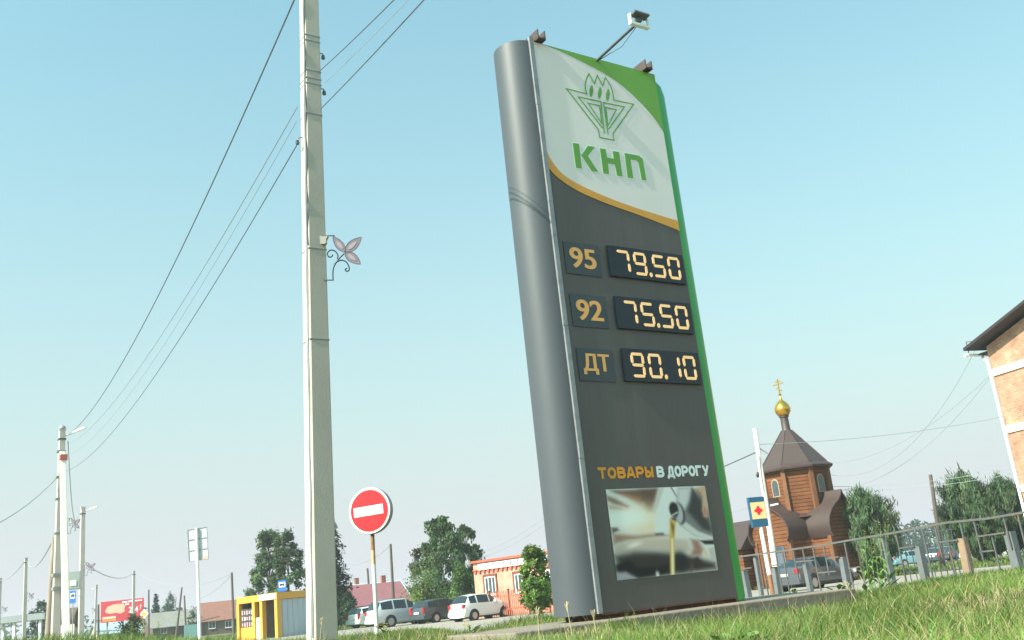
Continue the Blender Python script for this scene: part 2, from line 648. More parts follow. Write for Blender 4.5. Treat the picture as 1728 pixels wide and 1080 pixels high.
fl = [leaf(269, 253, 15, 48, -3), leaf(336, 268, 15, 48, -4), leaf(400, 284, 15, 48, -4)]
emblem(logo_paths, .030, 1, m_halo, 'emblem_halo')
emblem(logo_paths, .0165, 2, m_logo, 'torch_emblem', fl)
KN = [[(120, 665), (170, 672), (193, 868), (145, 860)], [(240, 688), (297, 697), (240, 768), (322, 893), (270, 888), (190, 762)],
      [(335, 708), (380, 714), (392, 780), (445, 790), (436, 730), (488, 737), (515, 930), (470, 922), (455, 835), (400, 825), (408, 912), (362, 903)],
      [(530, 745), (640, 765), (674, 788), (705, 963), (665, 955), (640, 815), (625, 802), (578, 795), (600, 945), (555, 938)]]
emblem([(p, True) for p in KN], .03, 1, m_halo, 'letter_halo')
for p in ([KN[0], KN[1]], [KN[2]], [KN[3]]):
    mb = MB()
    for q in p:
        mb.prism(lz(q), 0, .003, fn_front(.0065))
    mb.build('letter', m_logo, sign)

def rect_of(zp, s, ox, oy):
    q = [on_sign(ox + x / s, oy + y / s) for x, y in zp]
    return ((q[0][0] + q[3][0]) / 2, (q[1][0] + q[2][0]) / 2, (q[2][1] + q[3][1]) / 2, (q[0][1] + q[1][1]) / 2)
plates = [rect_of(p, 3.6, 920, 380) for p in ([(103, 100), (325, 125), (340, 318), (125, 290)], [(148, 415), (365, 440), (380, 635), (168, 608)], [(185, 740), (410, 765), (425, 950), (210, 950)])]
disps = [rect_of(p, 3.6, 920, 380) for p in ([(368, 130), (828, 185), (845, 360), (393, 315)], [(408, 435), (868, 480), (890, 665), (435, 628)], [(456, 757), (915, 775), (940, 965), (482, 955)])]
pu0, pu1 = sum(p[0] for p in plates) / 3, sum(p[1] for p in plates) / 3
du0, du1 = sum(p[0] for p in disps) / 3, sum(p[1] for p in disps) / 3
def put_word(name, body, u0, u1, z0, z1, off, mat, parent, bold=.02, shear=0.0, dup=0.0):
    V, Fs = text_data(body, bold, shear)
    mb = MB()
    mb.add([(u0 + (u1 - u0) * v[0], -off, z0 + (z1 - z0) * v[1]) for v in V], Fs)
    if dup:
        for k, sx in ((1, -1), (2, 1)):
            mb.add([(u0 + (u1 - u0) * v[0] + sx * dup, -off - .0006 * k, z0 + (z1 - z0) * v[1]) for v in V], Fs)
    o = mb.build(name, mat, parent, fix=False)
    return o
SEG = {'0': 'abcdef', '1': 'bc', '5': 'afgcd', '7': 'abc', '9': 'abcdfg', '2': 'abged'}
def seg_poly(s, w, h, t):
    g = .012
    k = t * .5
    hseg = lambda y: [(k * .7, y), (k + k * .7, y + k), (w - k * 1.7, y + k), (w - k * .7, y), (w - k * 1.7, y - k), (k * 1.7, y - k)]
    vseg = lambda x, y0, y1: [(x, y0 + g), (x + k, y0 + g + k), (x + k, y1 - g - k), (x, y1 - g), (x - k, y1 - g - k), (x - k, y0 + g + k)]
    return {'a': hseg(h - k), 'd': hseg(k), 'g': hseg(h / 2), 'f': vseg(k, h / 2, h - k * .6), 'b': vseg(w - k, h / 2, h - k * .6), 'e': vseg(k, k * .6, h / 2), 'c': vseg(w - k, k * .6, h / 2)}[s]
for (grade, price), pr, dr in zip((('95', '79.50'), ('92', '75.50'), ('ДТ', '90.10')), plates, disps):
    _, _, z0, z1 = pr
    pl = MB().prism([(pu0, z0), (pu1, z0), (pu1, z1), (pu0, z1)], 0, .010, fn_front(0)).build('grade_plate', m_plate, sign)
    pw, ph = pu1 - pu0, z1 - z0
    put_word('lettering', grade, pu0 + pw * .14, pu1 - pw * .14, z0 + ph * .2, z1 - ph * .16, .013, m_yel, pl, .012, dup=.006)
    _, _, z0, z1 = dr
    dp = MB().prism([(du0, z0), (du1, z0), (du1, z1), (du0, z1)], 0, .03, fn_front(0)).build('price_display', m_led_bg, sign)
    dw, dh = du1 - du0, z1 - z0
    digs = [c for c in price if c != '.']
    for c, f in zip(digs, (.095, .315, .565, .775)):
        mb = MB()
        for s in SEG[c]:
            poly = [(du0 + dw * f + a, z0 + dh * .12 + b) for a, b in seg_poly(s, dw * .165, dh * .76, dw * .029)]
            mb.prism(poly, 0, .004, fn_front(.0305))
        mb.build('digit', m_led, dp)
    cx, cz = du0 + dw * .522, z0 + dh * .175
    MB().prism([(cx + math.cos(a) * dw * .02, cz + math.sin(a) * dw * .026) for a in [k * math.pi / 4 for k in range(8)]], 0, .004, fn_front(.0305)).build('decimal_point', m_led, dp)

def q_of(pts):
    q = [on_sign(*p) for p in pts]
    return ((q[0][0] + q[3][0]) / 2, (q[1][0] + q[2][0]) / 2, (q[2][1] + q[3][1]) / 2, (q[0][1] + q[1][1]) / 2)
u0, u1, z0, z1 = q_of([(1008, 791), (1194, 784), (1195, 802), (1010, 809)])
ws = (u1 - u0)
def arc(cx, cy, rx, ry, a0, a1, n=10):
    return [(cx + rx * math.cos(R(a0 + (a1 - a0) * k / n)), cy + ry * math.sin(R(a0 + (a1 - a0) * k / n))) for k in range(n + 1)]
GLYPH = {                                                    # bold block letters: centre lines in a unit cell
    'Т': [[(.0, .9), (1, .9)], [(.5, .9), (.5, 0)]],
    'О': [arc(.5, .5, .4, .4, 0, 360, 20)],
    'В': [[(.12, 0), (.12, 1)], [(.12, .9), (.5, .9)] + arc(.55, .71, .27, .19, 90, -90) + [(.12, .52)], [(.12, .1), (.55, .1)] + arc(.58, .31, .3, .21, -90, 90) + [(.12, .52)]],
    'А': [[(.06, 0), (.45, 1)], [(.55, 1), (.94, 0)], [(.25, .3), (.75, .3)], [(.4, .92), (.6, .92)]],
    'Р': [[(.12, 0), (.12, 1)], [(.12, .9), (.5, .9)] + arc(.55, .66, .32, .24, 90, -90) + [(.12, .42)]],
    'Ы': [[(.1, 0), (.1, 1)], [(.1, .1), (.35, .1)] + arc(.38, .31, .25, .21, -90, 90) + [(.1, .52)], [(.9, 0), (.9, 1)]],
    'Д': [[(.0, .1), (1, .1)], [(.06, .12), (.06, -.17)], [(.94, .12), (.94, -.17)], [(.2, .1), (.36, .9)], [(.3, .9), (.84, .9)], [(.78, .1), (.78, .95)]],
    'Г': [[(.12, 0), (.12, 1)], [(.05, .9), (.95, .9)]],
    'У': [[(.06, 1), (.5, .36)], [(.94, 1), (.55, .28), (.44, .12), (.12, .1)]],
    'П': [[(.1, 0), (.1, 1)], [(.02, .92), (.98, .92)], [(.9, 0), (.9, 1)]], 'Е': [[(.12, 0), (.12, 1)], [(.1, .92), (.9, .92)], [(.1, .5), (.8, .5)], [(.1, .08), (.9, .08)]],
    'К': [[(.12, 0), (.12, 1)], [(.9, 1), (.2, .5), (.92, 0)]], 'Б': [[(.12, 0), (.12, 1)], [(.1, .92), (.85, .92)], [(.12, .08), (.55, .08)] + arc(.58, .32, .3, .24, -90, 90) + [(.12, .56)]],
    'З': [arc(.45, .73, .38, .2, 150, -90) + arc(.45, .29, .42, .24, 90, -150)], 'И': [[(.1, 1), (.1, 0)], [(.1, .05), (.9, .95)], [(.9, 1), (.9, 0)]],
    'М': [[(.08, 0), (.08, 1)], [(.08, .95), (.5, .3), (.92, .95)], [(.92, 1), (.92, 0)]], 'С': [arc(.52, .5, .4, .42, 50, 310, 16)], 'Я': [[(.88, 0), (.88, 1)], [(.88, .92), (.45, .92)] + arc(.42, .68, .3, .24, 90, 270) + [(.88, .44)], [(.5, .44), (.1, 0)]],
}
def block_word(body, u0, u1, z0, z1, off, mat, parent, wt=.19, gap=.16, name='lettering'):
    """word of bold block letters, each letter slightly proud of the surface"""
    unit = (u1 - u0) / (len(body) + gap * (len(body) - 1))
    k = 0
    h = z1 - z0
    mb = MB()
    for i, ch in enumerate(body):
        x0 = u0 + i * unit * (1 + gap)
        for path in GLYPH[ch]:
            pts = [(x0 + a * unit, z0 + b * h) for a, b in path]
            closed = len(pts) > 4 and math.hypot(pts[0][0] - pts[-1][0], pts[0][1] - pts[-1][1]) < 1e-6
            vs_, fs_ = stroke(pts[:-1] if closed else pts, wt * h, closed)
            k += 1
            mb.add([(a, -off - .0003 * k, b) for a, b in vs_], fs_)
    return mb.build(name, mat, parent)
block_word('ТОВАРЫ', u0, u0 + ws * .475, z0, z1, .004, m_ora, sign, .27)
block_word('В', u0 + ws * .512, u0 + ws * .577, z0, z1, .004, m_wht, sign, .27)
block_word('ДОРОГУ', u0 + ws * .612, u1, z0, z1, .004, m_wht, sign, .27)

# printed picture: oil poured from a bottle over an engine bay
u0, u1, z0, z1 = q_of([(1022, 827), (1191, 819), (1209, 962), (1041, 980)])
NX, NY = 150, 130
S, Tt = np.meshgrid(np.linspace(0, 1, NX + 1), np.linspace(0, 1, NY + 1))
img = np.zeros(S.shape + (3,))
def paint(mask, col):
    global img
    m = np.clip(mask, 0, 1)[..., None]
    img = img * (1 - m) + np.array(lin(*col)) * m
def sg(x, w):
    return 1 / (1 + np.exp(-np.clip(x / w, -40, 40)))
def half(x0, y0, x1, y1, w):
    dx, dy = x1 - x0, y1 - y0
    L = math.hypot(dx, dy)
    return sg(((S - x0) * dy - (Tt - y0) * dx) / L, w)
def ell(cx, cy, rx, ry, w=.1, rot=0.0):
    w *= .5
    c, s = math.cos(rot), math.sin(rot)
    a, b = (S - cx) * c + (Tt - cy) * s, -(S - cx) * s + (Tt - cy) * c
    return sg(1 - np.sqrt((a / rx) ** 2 + (b / ry) ** 2), w)
def pst(x, y):
    a, b = on_sign(1000 + x / 5.4, 800 + y / 5.4)
    return ((a - u0) / (u1 - u0), (z1 - b) / (z1 - z0))
def poly(pts, col, soft=5.0, amt=1.0):
    """filled outline with a soft edge"""
    q = [pst(*p) for p in pts]
    dmin = np.full(S.shape, 9.0)
    ins = np.zeros(S.shape, dtype=bool)
    for (ax, ay), (bx, by) in zip(q, q[1:] + q[:1]):
        ex, ey = bx - ax, by - ay
        t = np.clip(((S - ax) * ex + (Tt - ay) * ey) / max(ex * ex + ey * ey, 1e-9), 0, 1)
        dmin = np.minimum(dmin, np.hypot(S - ax - t * ex, Tt - ay - t * ey))
        if abs(ey) > 1e-9:
            ins ^= ((ay > Tt) != (by > Tt)) & (S < ex * (Tt - ay) / ey + ax)
    paint(sg(np.where(ins, dmin, -dmin), soft / 900.0) * amt, col)
def oval(x, y, rx, ry, col, w=.1, rot=0.0, amt=1.0):
    cx, cy = pst(x, y)
    paint(ell(cx, cy, rx / 910.0, ry / 820.0, w * 2, rot) * amt, col)
paint(np.ones_like(S), (228, 228, 226))
poly([(160, 150), (600, 128), (545, 340), (505, 352), (462, 272), (330, 215), (200, 172)], (112, 82, 66), 9)
poly([(250, 168), (420, 215), (485, 300), (500, 345), (440, 290), (330, 225)], (176, 128, 96), 12, .8)
poly([(420, 140), (590, 130), (560, 240), (480, 220)], (92, 70, 60), 14, .7)
poly([(125, 196), (200, 222), (330, 290), (320, 312), (180, 272), (130, 240)], (146, 108, 84), 8)
poly([(140, 282), (260, 300), (300, 335), (155, 322)], (188, 148, 114), 8, .9)
oval(505, 430, 130, 85, (252, 216, 160), .5)
oval(320, 405, 190, 75, (255, 254, 250), .35)
poly([(600, 125), (765, 116), (770, 200), (705, 300), (690, 565), (565, 548), (560, 350)], (230, 235, 236), 6)
poly([(608, 130), (640, 128), (600, 260), (560, 350)], (190, 176, 164), 8, .8)
poly([(706, 118), (718, 118), (768, 205), (756, 205)], (86, 84, 86), 3)
poly([(165, 488), (220, 488), (240, 512), (175, 545)], (104, 88, 80), 6)
poly([(180, 545), (400, 560), (560, 545), (700, 560), (500, 582), (300, 612), (185, 645)], (170, 132, 108), 10)
poly([(570, 540), (640, 535), (650, 556), (575, 558)], (86, 78, 76), 5)
poly([(190, 650), (450, 590), (700, 585), (860, 600), (905, 700), (760, 722), (560, 692), (350, 720), (192, 742)], (206, 190, 178), 10)
oval(380, 645, 50, 18, (246, 236, 226), .4, -.3)
poly([(192, 742), (380, 700), (560, 700), (700, 712), (860, 740), (960, 760), (1125, 800), (1135, 872), (640, 932), (225, 980)], (52, 46, 46), 14)
poly([(200, 832), (330, 790), (400, 850), (540, 850), (690, 830), (700, 905), (420, 952), (330, 902), (214, 892)], (22, 20, 22), 8)
oval(800, 795, 75, 95, (36, 36, 40), .15)
poly([(222, 906), (300, 895), (385, 946), (228, 980)], (180, 174, 184), 7)
oval(590, 915, 12, 22, (224, 224, 226), .3)
poly([(905, 760), (925, 755), (930, 890), (905, 895)], (176, 176, 180), 6)
poly([(775, 128), (905, 122), (985, 180), (1062, 330), (1092, 540), (1102, 595), (930, 562), (800, 470), (760, 262)], (128, 128, 130), 4)
poly([(770, 132), (895, 125), (885, 240), (830, 330), (768, 300)], (210, 214, 217), 8)
poly([(905, 130), (1000, 250), (1092, 532), (1000, 502), (860, 340), (885, 220)], (62, 60, 62), 9)
poly([(800, 468), (930, 562), (1102, 602), (1096, 572), (960, 522), (850, 440)], (218, 218, 218), 5)
poly([(915, 128), (1032, 104), (1052, 220), (1046, 392), (1014, 392), (996, 330), (1000, 212), (940, 152)], (206, 172, 152), 4)
oval(1024, 345, 18, 45, (186, 128, 112), .3)
poly([(940, 140), (975, 165), (1000, 212), (985, 195)], (120, 84, 72), 4)
oval(795, 362, 44, 104, (58, 56, 58), .07)
oval(782, 360, 38, 92, (184, 188, 192), .07)
oval(738, 325, 44, 76, (40, 38, 40), .06)
poly([(715, 388), (722, 372), (772, 342), (776, 352)], (206, 206, 206), 3)
poly([(708, 400), (760, 380), (765, 430), (735, 445)], (96, 90, 82), 4)
poly([(890, 592), (960, 600), (1012, 690), (985, 742), (890, 742), (915, 680)], (150, 84, 54), 9, .85)
poly([(1000, 690), (1038, 700), (1056, 772), (1030, 752)], (228, 202, 160), 4)
poly([(970, 604), (1108, 600), (1108, 642), (1020, 642)], (28, 26, 28), 4)
poly([(1052, 680), (1112, 660), (1128, 802), (1080, 782)], (200, 194, 190), 5)
poly([(880, 770), (960, 750), (1020, 830), (900, 890)], (60, 44, 40), 8)
poly([(700, 410), (757, 430), (743, 600), (746, 926), (709, 928), (699, 600)], (216, 180, 92), 2.5)
poly([(712, 432), (742, 470), (735, 565), (715, 485)], (122, 98, 52), 4)
poly([(715, 590), (730, 590), (737, 920), (721, 922)], (250, 240, 206), 3)
img = np.clip(img * np.array([1.06, 1.0, .98]), 0, .95)
V = np.stack([u0 + (u1 - u0) * S, np.full_like(S, -.004), z1 + (z0 - z1) * Tt], -1).reshape(-1, 3)
ii = (np.arange(NY)[:, None] * (NX + 1) + np.arange(NX)[None]).ravel()
Fq = np.stack([ii, ii + NX + 1, ii + NX + 2, ii + 1], 1)
tone_mesh('oil_poster', V, Fq, img.reshape(-1, 3), M_attr('poster_print', .4, .4), sign, per='vert')

# steel channels on top, lamp arm with flood lamp
m_chan = M('brown_channel', lin(74, 58, 56), .6, .2, 8, .2, 20)
for px, py in ((908, 74), (1088, 119)):
    u = on_sign(px, py)[0]
    mb = MB()
    for du in (-.045, .045):
        mb.box((u + du, .06, SH + .055), (.012, .28, .11))
    mb.box((u, .06, SH + .012), (.078, .28, .012))
    mb.box((u, .02, SH + .04), (.078, .012, .044))
    mb.build('steel_channel', m_chan, sign)
u = on_sign(1006, 96)[0]
m_arm = M('lamp_arm_paint', lin(84, 88, 96), .5, .1, 5)
m_lampw = M('lamp_white', lin(240, 240, 238), .4, .04, 5)
MB().tube([(u, .1, SH - .03), (u, -.3, SH - .005), (u, -.70, SH + .02)], .017, 10).build('lamp_arm', m_arm, sign, smooth=50)
MB().tube([(u + .02, .0, SH - .02), (u + .03, -.4, SH - .07), (u + .01, -.69, SH + .0)], .004, 5).build('lamp_cable', m_arm, sign)
lp = MB().box((u + .02, -.75, SH + .10), (.20, .09, .022), Matrix.Rotation(R(-8), 3, 'X')).build('flood_lamp', M('lamp_black', lin(92, 92, 94), .5, .1, 5), sign)
MB().box((u + .02, -.715, SH + .065), (.05, .06, .06)).build('lamp_driver', M('lamp_black'), lp)
mb = MB().box((u + .02, -.72, SH - .005), (.25, .045, .028))
for s in (-1, 1):
    mb.box((u + .02 + s * .118, -.72, SH + .05), (.016, .04, .11))
mb.build('yoke', m_lampw, lp)

# ------------------------------------------------------------------ concrete base slab under the sign
pz = SA.z - .05
m_conc = M('base_concrete', (.22, .18, .15), .9, .16, 3, .5, 25, dirt=(.30, .21, .14), dscale=1.1, damt=.7)
mb = MB()
pa, pb = -1.15, SW + 1.35
mb.box(((pa + pb) / 2, SR - .05, -.05 - .13), (pb - pa, T + .62, .26))
slab = mb.build('concrete_plinth', m_conc, None, loc=SA, rz=GRID)
bv = slab.modifiers.new('edge', 'BEVEL')
bv.width = .012
bv.segments = 2
tag(slab, 'long low concrete base slab under the fuel price sign', 'base slab')

# ------------------------------------------------------------------ concrete poles
m_pole = M('pole_concrete', (.53, .465, .42), .88, .05, 2.5, .25, 70, dirt=(.44, .40, .355), dscale=3.5, damt=.6)
m_pole_w = M('whitewashed_concrete', (.82, .76, .70), .85, .06, 2.2, .2, 14)
m_strap = M('steel_strap', (.30, .30, .29), .5, .15, 12, metal=.5)
m_dark = M('dark_steel', (.05, .055, .065), .55, .2, 9)
m_cable = M('black_cable', (.09, .10, .12), .6, .1, 9)
m_cableg = M('grey_cable', (.30, .32, .34), .6, .1, 9)
m_insul = M('insulator_glass', (.10, .12, .13), .2, .1, 9)

def pole_mesh(base, top, w0, w1, depth=1.0, ch=.18):
    """tapered concrete post with chamfered corners, from base to top (relative to base)"""
    a, b = Vector((0, 0, 0)), top - base
    m = MB()
    n = 5
    for i in range(n):
        t = i / (n - 1)
        p = a.lerp(b, t)
        w = (w0 + (w1 - w0) * t) / 2
        d = w * depth
        k = w * ch
        for x, y in ((-w + k, -d), (w - k, -d), (w, -d + k), (w, d - k), (w - k, d), (-w + k, d), (-w, d - k), (-w, -d + k)):
            q = Vector((x, y, 0))
            q.rotate(Matrix.Rotation(GRID, 3, 'Z'))
            m.v.append(tuple(p + q))
    for i in range(n - 1):
        for k in range(8):
            k2 = (k + 1) % 8
            m.f.append((i * 8 + k, i * 8 + k2, (i + 1) * 8 + k2, (i + 1) * 8 + k))
    m.f.append(tuple(reversed(range(8))))
    m.f.append(tuple((n - 1) * 8 + k for k in range(8)))
    return m

YP = 10.6
pb_ = PY(543, 1078, YP)
pb_.z = ground(pb_.x, pb_.y) - .1
pt_ = PY(519, -110, YP)
pole = thing('concrete_pole', 'tall near concrete power pole with straps, left of the price sign', 'pole', pb_)
pole_mesh(pb_, pt_, .262, .178, 1.0, .10).build('shaft', m_pole, pole)
def on_pole(py):
    """axis point of the near pole at picture row py (relative to its base)"""
    lo, hi = 0.0, 1.0
    for _ in range(40):
        mid = (lo + hi) / 2
        if project(pb_.lerp(pt_, mid))[1] > py:
            lo = mid
        else:
            hi = mid
    return (pb_.lerp(pt_, lo) - pb_), .262 + (.178 - .262) * lo
G3 = Matrix.Rotation(GRID, 3, 'Z')
for py in (67, 76, 126, 139, 148, 199, 425, 577):
    c, w = on_pole(py)
    MB().box(c, (w + .008, w + .008, .014), G3).build('strap', m_strap, pole)
# cables strapped to the lit left edge
for off, mat, r_, y0, y1 in ((-.05, m_cable, .007, -100, 420), (-.02, m_cableg, .006, -100, 1075), (.012, M('pale_conduit', (.55, .53, .5), .6, .1, 5), .011, 180, 1072)):
    pts = []
    for k in range(24):
        py = y0 + (y1 - y0) * k / 23
        c, w = on_pole(py)
        q = G3 @ Vector((-w / 2 - .008, -w / 2 + .06 + off + .012 * math.sin(k * 1.7 + off * 90), 0))
        pts.append(c + q)
    MB().tube(pts, r_, 6).build('strapped_cable', mat, pole, smooth=60)
# hooks and insulators
hooks = []
for py, side in ((90, 1), (150, 1), (236, -1)):
    c, w = on_pole(py)
    d = G3 @ Vector((1, 0, 0))
    e = d * (w / 2 * side)
    tip = c + e + Vector((.075 * side, -.02, -.035))
    MB().tube([c + e * .9, c + e + Vector((.04 * side, 0, .02)), c + e + Vector((.07 * side, -.01, .0)), tip], .008, 6).build('hook', m_strap, pole, smooth=60)
    MB().lathe([(.008, -.05), (.022, -.045), (.026, -.02), (.016, -.012), (.022, .0), (.01, .012)], 12, c=tip).build('insulator', m_insul, pole, smooth=50)
    hooks.append(pb_ + tip + Vector((0, 0, -.04)))

# ------------------------------------------------------------------ flower shaped light ornament
m_petal = M('petal_plastic', lin(118, 102, 116), .5, .1, 12, dirt=lin(100, 88, 100), dscale=6)
m_petin = M('petal_inner', lin(140, 134, 142), .5, .06, 12)
m_iron = M('ornament_iron', lin(66, 76, 88), .5, .15, 12)
KF = YP / FPX / 9.0 * 1.06
def fp(x, y, d=0.0):
    return Vector(((x - 200) * KF, d, (700 - y) * KF))
def petal_pts(x0, y0, x1, y1, w, n=14, f=1.0):
    a, b = Vector((x0, y0)), Vector((x1, y1))
    d = b - a
    nrm = Vector((-d.y, d.x)).normalized()
    L_, R_ = [], []
    for i in range(n + 1):
        t = i / n
        ww = w * f * (math.sin(math.pi * t ** .85) ** .8) * .5
        c = a + d * t
        L_.append(tuple(c + nrm * ww))
        R_.append(tuple(c - nrm * ww))
    return L_ + R_[::-1][1:-1]
def ornament(label, loc, rz=0.0, scale=1.0):
    o = thing('flower_ornament', label, 'ornament', loc, rz, 'flower light ornaments on the poles')
    o.scale = (scale,) * 3
    fr = MB()
    for a, b in (((195, 220), (430, 240)), ((200, 225), (222, 940)), ((215, 937), (378, 955))):
        fr.bar(fp(*a), fp(*b), .011, .014)
    fr.build('bracket', m_iron, o)
    for pts in ([(370, 955), (370, 860), (385, 760), (430, 680), (500, 600), (560, 545)],
                [(450, 620), (462, 570), (440, 515), (400, 478), (350, 470), (310, 500), (305, 545), (330, 578), (365, 575), (383, 545)],
                [(400, 705), (450, 665), (510, 650), (570, 675), (605, 725), (622, 780), (615, 825), (580, 835), (560, 805), (590, 785)]):
        cu = smooth_curve(pts, 4)
        MB().tube([fp(x, y) for x, y in cu], .0085, 6).build('scroll', m_iron, o, smooth=60)
    for (x1, y1, w) in ((405, 258, 120), (838, 318, 150), (798, 748, 140)):
        out = petal_pts(575, 530, x1, y1, w)
        MB().prism(out, -.008, .008, lambda a, b, h: fp(a, b, h)).build('petal', m_petal, o)
        rim, fs_ = stroke(out, 12, True)
        MB().add([fp(a, b, -.0095) for a, b in rim], fs_).build('petal_rim', m_iron, o)
        ax, ay = 575 + (x1 - 575) * .18, 530 + (y1 - 530) * .18
        bx, by = 575 + (x1 - 575) * .72, 530 + (y1 - 530) * .72
        MB().prism(petal_pts(ax, ay, bx, by, w * .42), -.012, .012, lambda a, b, h: fp(a, b, h)).build('petal_inlay', m_petin, o)
    bx_ = MB().prism([(205, 240), (330, 245), (300, 300), (300, 355), (265, 372), (212, 365)], -.03, .03, lambda a, b, h: fp(a, b, h))
    bx_.build('junction_box', M('junction_box_plastic', lin(150, 146, 136), .6, .1, 9), o)
    return o
c, w = on_pole(448)
orn0 = ornament('large violet flower ornament on the near concrete pole', PY(542, 448, YP - .05))

# ------------------------------------------------------------------ no entry sign
YN = 13.0
nb_ = PY(635.5, 1064, YN)
nt_ = PY(626, 862, YN)
nb_.z = ground(nb_.x, nb_.y) - .05
ne = thing('road_sign', 'round red no entry sign with white bar on thin post', 'road sign', nb_)
top = nt_ - nb_
RS = .305
azn = math.degrees(math.atan2(nb_.x, nb_.y))
rot_n = R(-17)                                               # turned a little to the left
NR = Matrix.Rotation(rot_n, 3, 'Z')
m_red = M('sign_red', lin(206, 28, 40), .35, .06, 3, dirt=lin(222, 52, 60), dscale=3, damt=.6)
m_swhite = M('sign_white_reflective', lin(240, 238, 236), .35, .04, 3)
m_sgrey = M('sign_back_grey', lin(150, 152, 152), .5, .1, 3, metal=.3)
tilt = Matrix.Rotation(R(-1.5), 3, 'Y')
def nput(mb):
    mb.v = [tuple(top + NR @ (tilt @ Vector(p))) for p in mb.v]
    return mb
nput(MB().lathe([(RS, .045), (RS + .004, .03), (RS + .004, -.04), (RS - .004, -.044)], 48, 'y')).build('light_box', m_sgrey, ne, smooth=40)
nput(MB().lathe([(RS - .001, -.0445), (RS - .004, -.0475)], 48, 'y')).build('white_rim', m_swhite, ne)
nput(MB().lathe([(RS * .905, -.0478), (RS * .905, -.0505)], 48, 'y')).build('red_disc', m_red, ne)
nput(MB().box((-.012, -.052, .0), (RS * 1.42, .003, RS * .41))).build('white_bar', m_swhite, ne)
m_post = M('white_post_paint', lin(228, 226, 220), .5, .05, 6)
tp = top - Vector((0, 0, RS + .0))
MB().tube([tp * .0, tp * .72], .027, 12).build('post', m_post, ne, smooth=60)
MB().tube([tp * .72, tp * .85], .0265, 12).build('post_worn_section', M('worn_post_paint', lin(206, 170, 130), .7, .15, 12, dirt=lin(150, 96, 56), dscale=9, damt=.8), ne, smooth=60)
MB().tube([tp * .85, top + Vector((0, .06, .2))], .026, 12).build('post_rusty_section', M('rusty_post', (.25, .12, .06), .85, .35, 20), ne, smooth=60)

# ------------------------------------------------------------------ wires
def wire(label, a, b, sag, r, mat=m_cable, n=28, cat='wire'):
    a, b = Vector(a), Vector(b)
    pts = []
    for i in range(n + 1):
        t = i / n
        p = a.lerp(b, t)
        p.z -= sag * 4 * t * (1 - t)
        pts.append(p - a)
    ob = MB().tube(pts, r, 5).build('overhead_wire', mat, None, smooth=60, loc=a)
    return tag(ob, label, cat)

# ------------------------------------------------------------------ far structures: helpers
def plane_uv(P0, E, px, py):
    """where the line of sight meets the upright plane through P0 along E: distance along it and height above P0"""
    N = Vector((E.y, -E.x, 0))
    d = ray(px, py)
    t = (P0 - CAM).dot(N) / d.dot(N)
    p = CAM + d * t
    return (p - P0).dot(E), p.z - P0.z

m_glass = M('window_glass', (.06, .075, .085), .12, .2, 1.5, spec=.6)
m_wframe = M('white_window_frame', (.74, .74, .72), .5, .05, 5)
m_roof_red = M('roof_red_metal', lin(140, 88, 94), .6, .12, 1.2, .2, 3, dirt=lin(150, 96, 90), dscale=.8)
m_roof_or = M('roof_rust_metal', lin(138, 92, 80), .7, .12, 1.2, .2, 3, dirt=lin(150, 90, 70), dscale=.8)
m_roof_grey = M('roof_slate_grey', lin(142, 138, 130), .85, .12, 1.5, .3, 6, dirt=lin(110, 104, 96), dscale=.8)
m_roof_blue = M('roof_pale_metal', lin(176, 190, 200), .45, .08, 1.5)
m_timber = M('weathered_timber', lin(98, 84, 72), .9, .25, 2, .4, 9, stretch=(1, 1, 4))
m_plaster = M('pale_plaster', lin(196, 190, 178), .9, .08, 2, .2, 8)
m_teal = M('teal_paint', lin(84, 122, 122), .7, .12, 3)

def windows_on(root, rects, y, frame_m=None, sill=True, mull=1):
    """each window: frame part, panes and sill as sub-parts; rects = (u0,u1,z0,z1) on the local plane y"""
    fm = frame_m or m_wframe
    for (a, b, c, d) in rects:
        t = min(.07, (b - a) * .08)
        mb = MB()
        mb.box(((a + b) / 2, y, c + t / 2), (b - a, .06, t)).box(((a + b) / 2, y, d - t / 2), (b - a, .06, t))
        mb.box((a + t / 2, y, (c + d) / 2), (t, .06, d - c - 2 * t)).box((b - t / 2, y, (c + d) / 2), (t, .06, d - c - 2 * t))
        for k in range(mull):
            x = a + (b - a) * (k + 1) / (mull + 1)
            mb.box((x, y, (c + d) / 2), (t * .8, .058, d - c - 2 * t))
        fr = mb.build('window', fm, root)
        for k in range(mull + 1):
            x0 = a + t + (b - a - 2 * t) * k / (mull + 1)
            x1 = a + t + (b - a - 2 * t) * (k + 1) / (mull + 1)
            MB().box(((x0 + x1) / 2, y + .012, (c + d) / 2), (x1 - x0 - .01, .012, d - c - 2 * t)).build('pane', m_glass, fr)
        if sill:
            MB().box(((a + b) / 2, y - .05, c - .03), (b - a + .12, .14, .04)).build('sill', fm, fr)

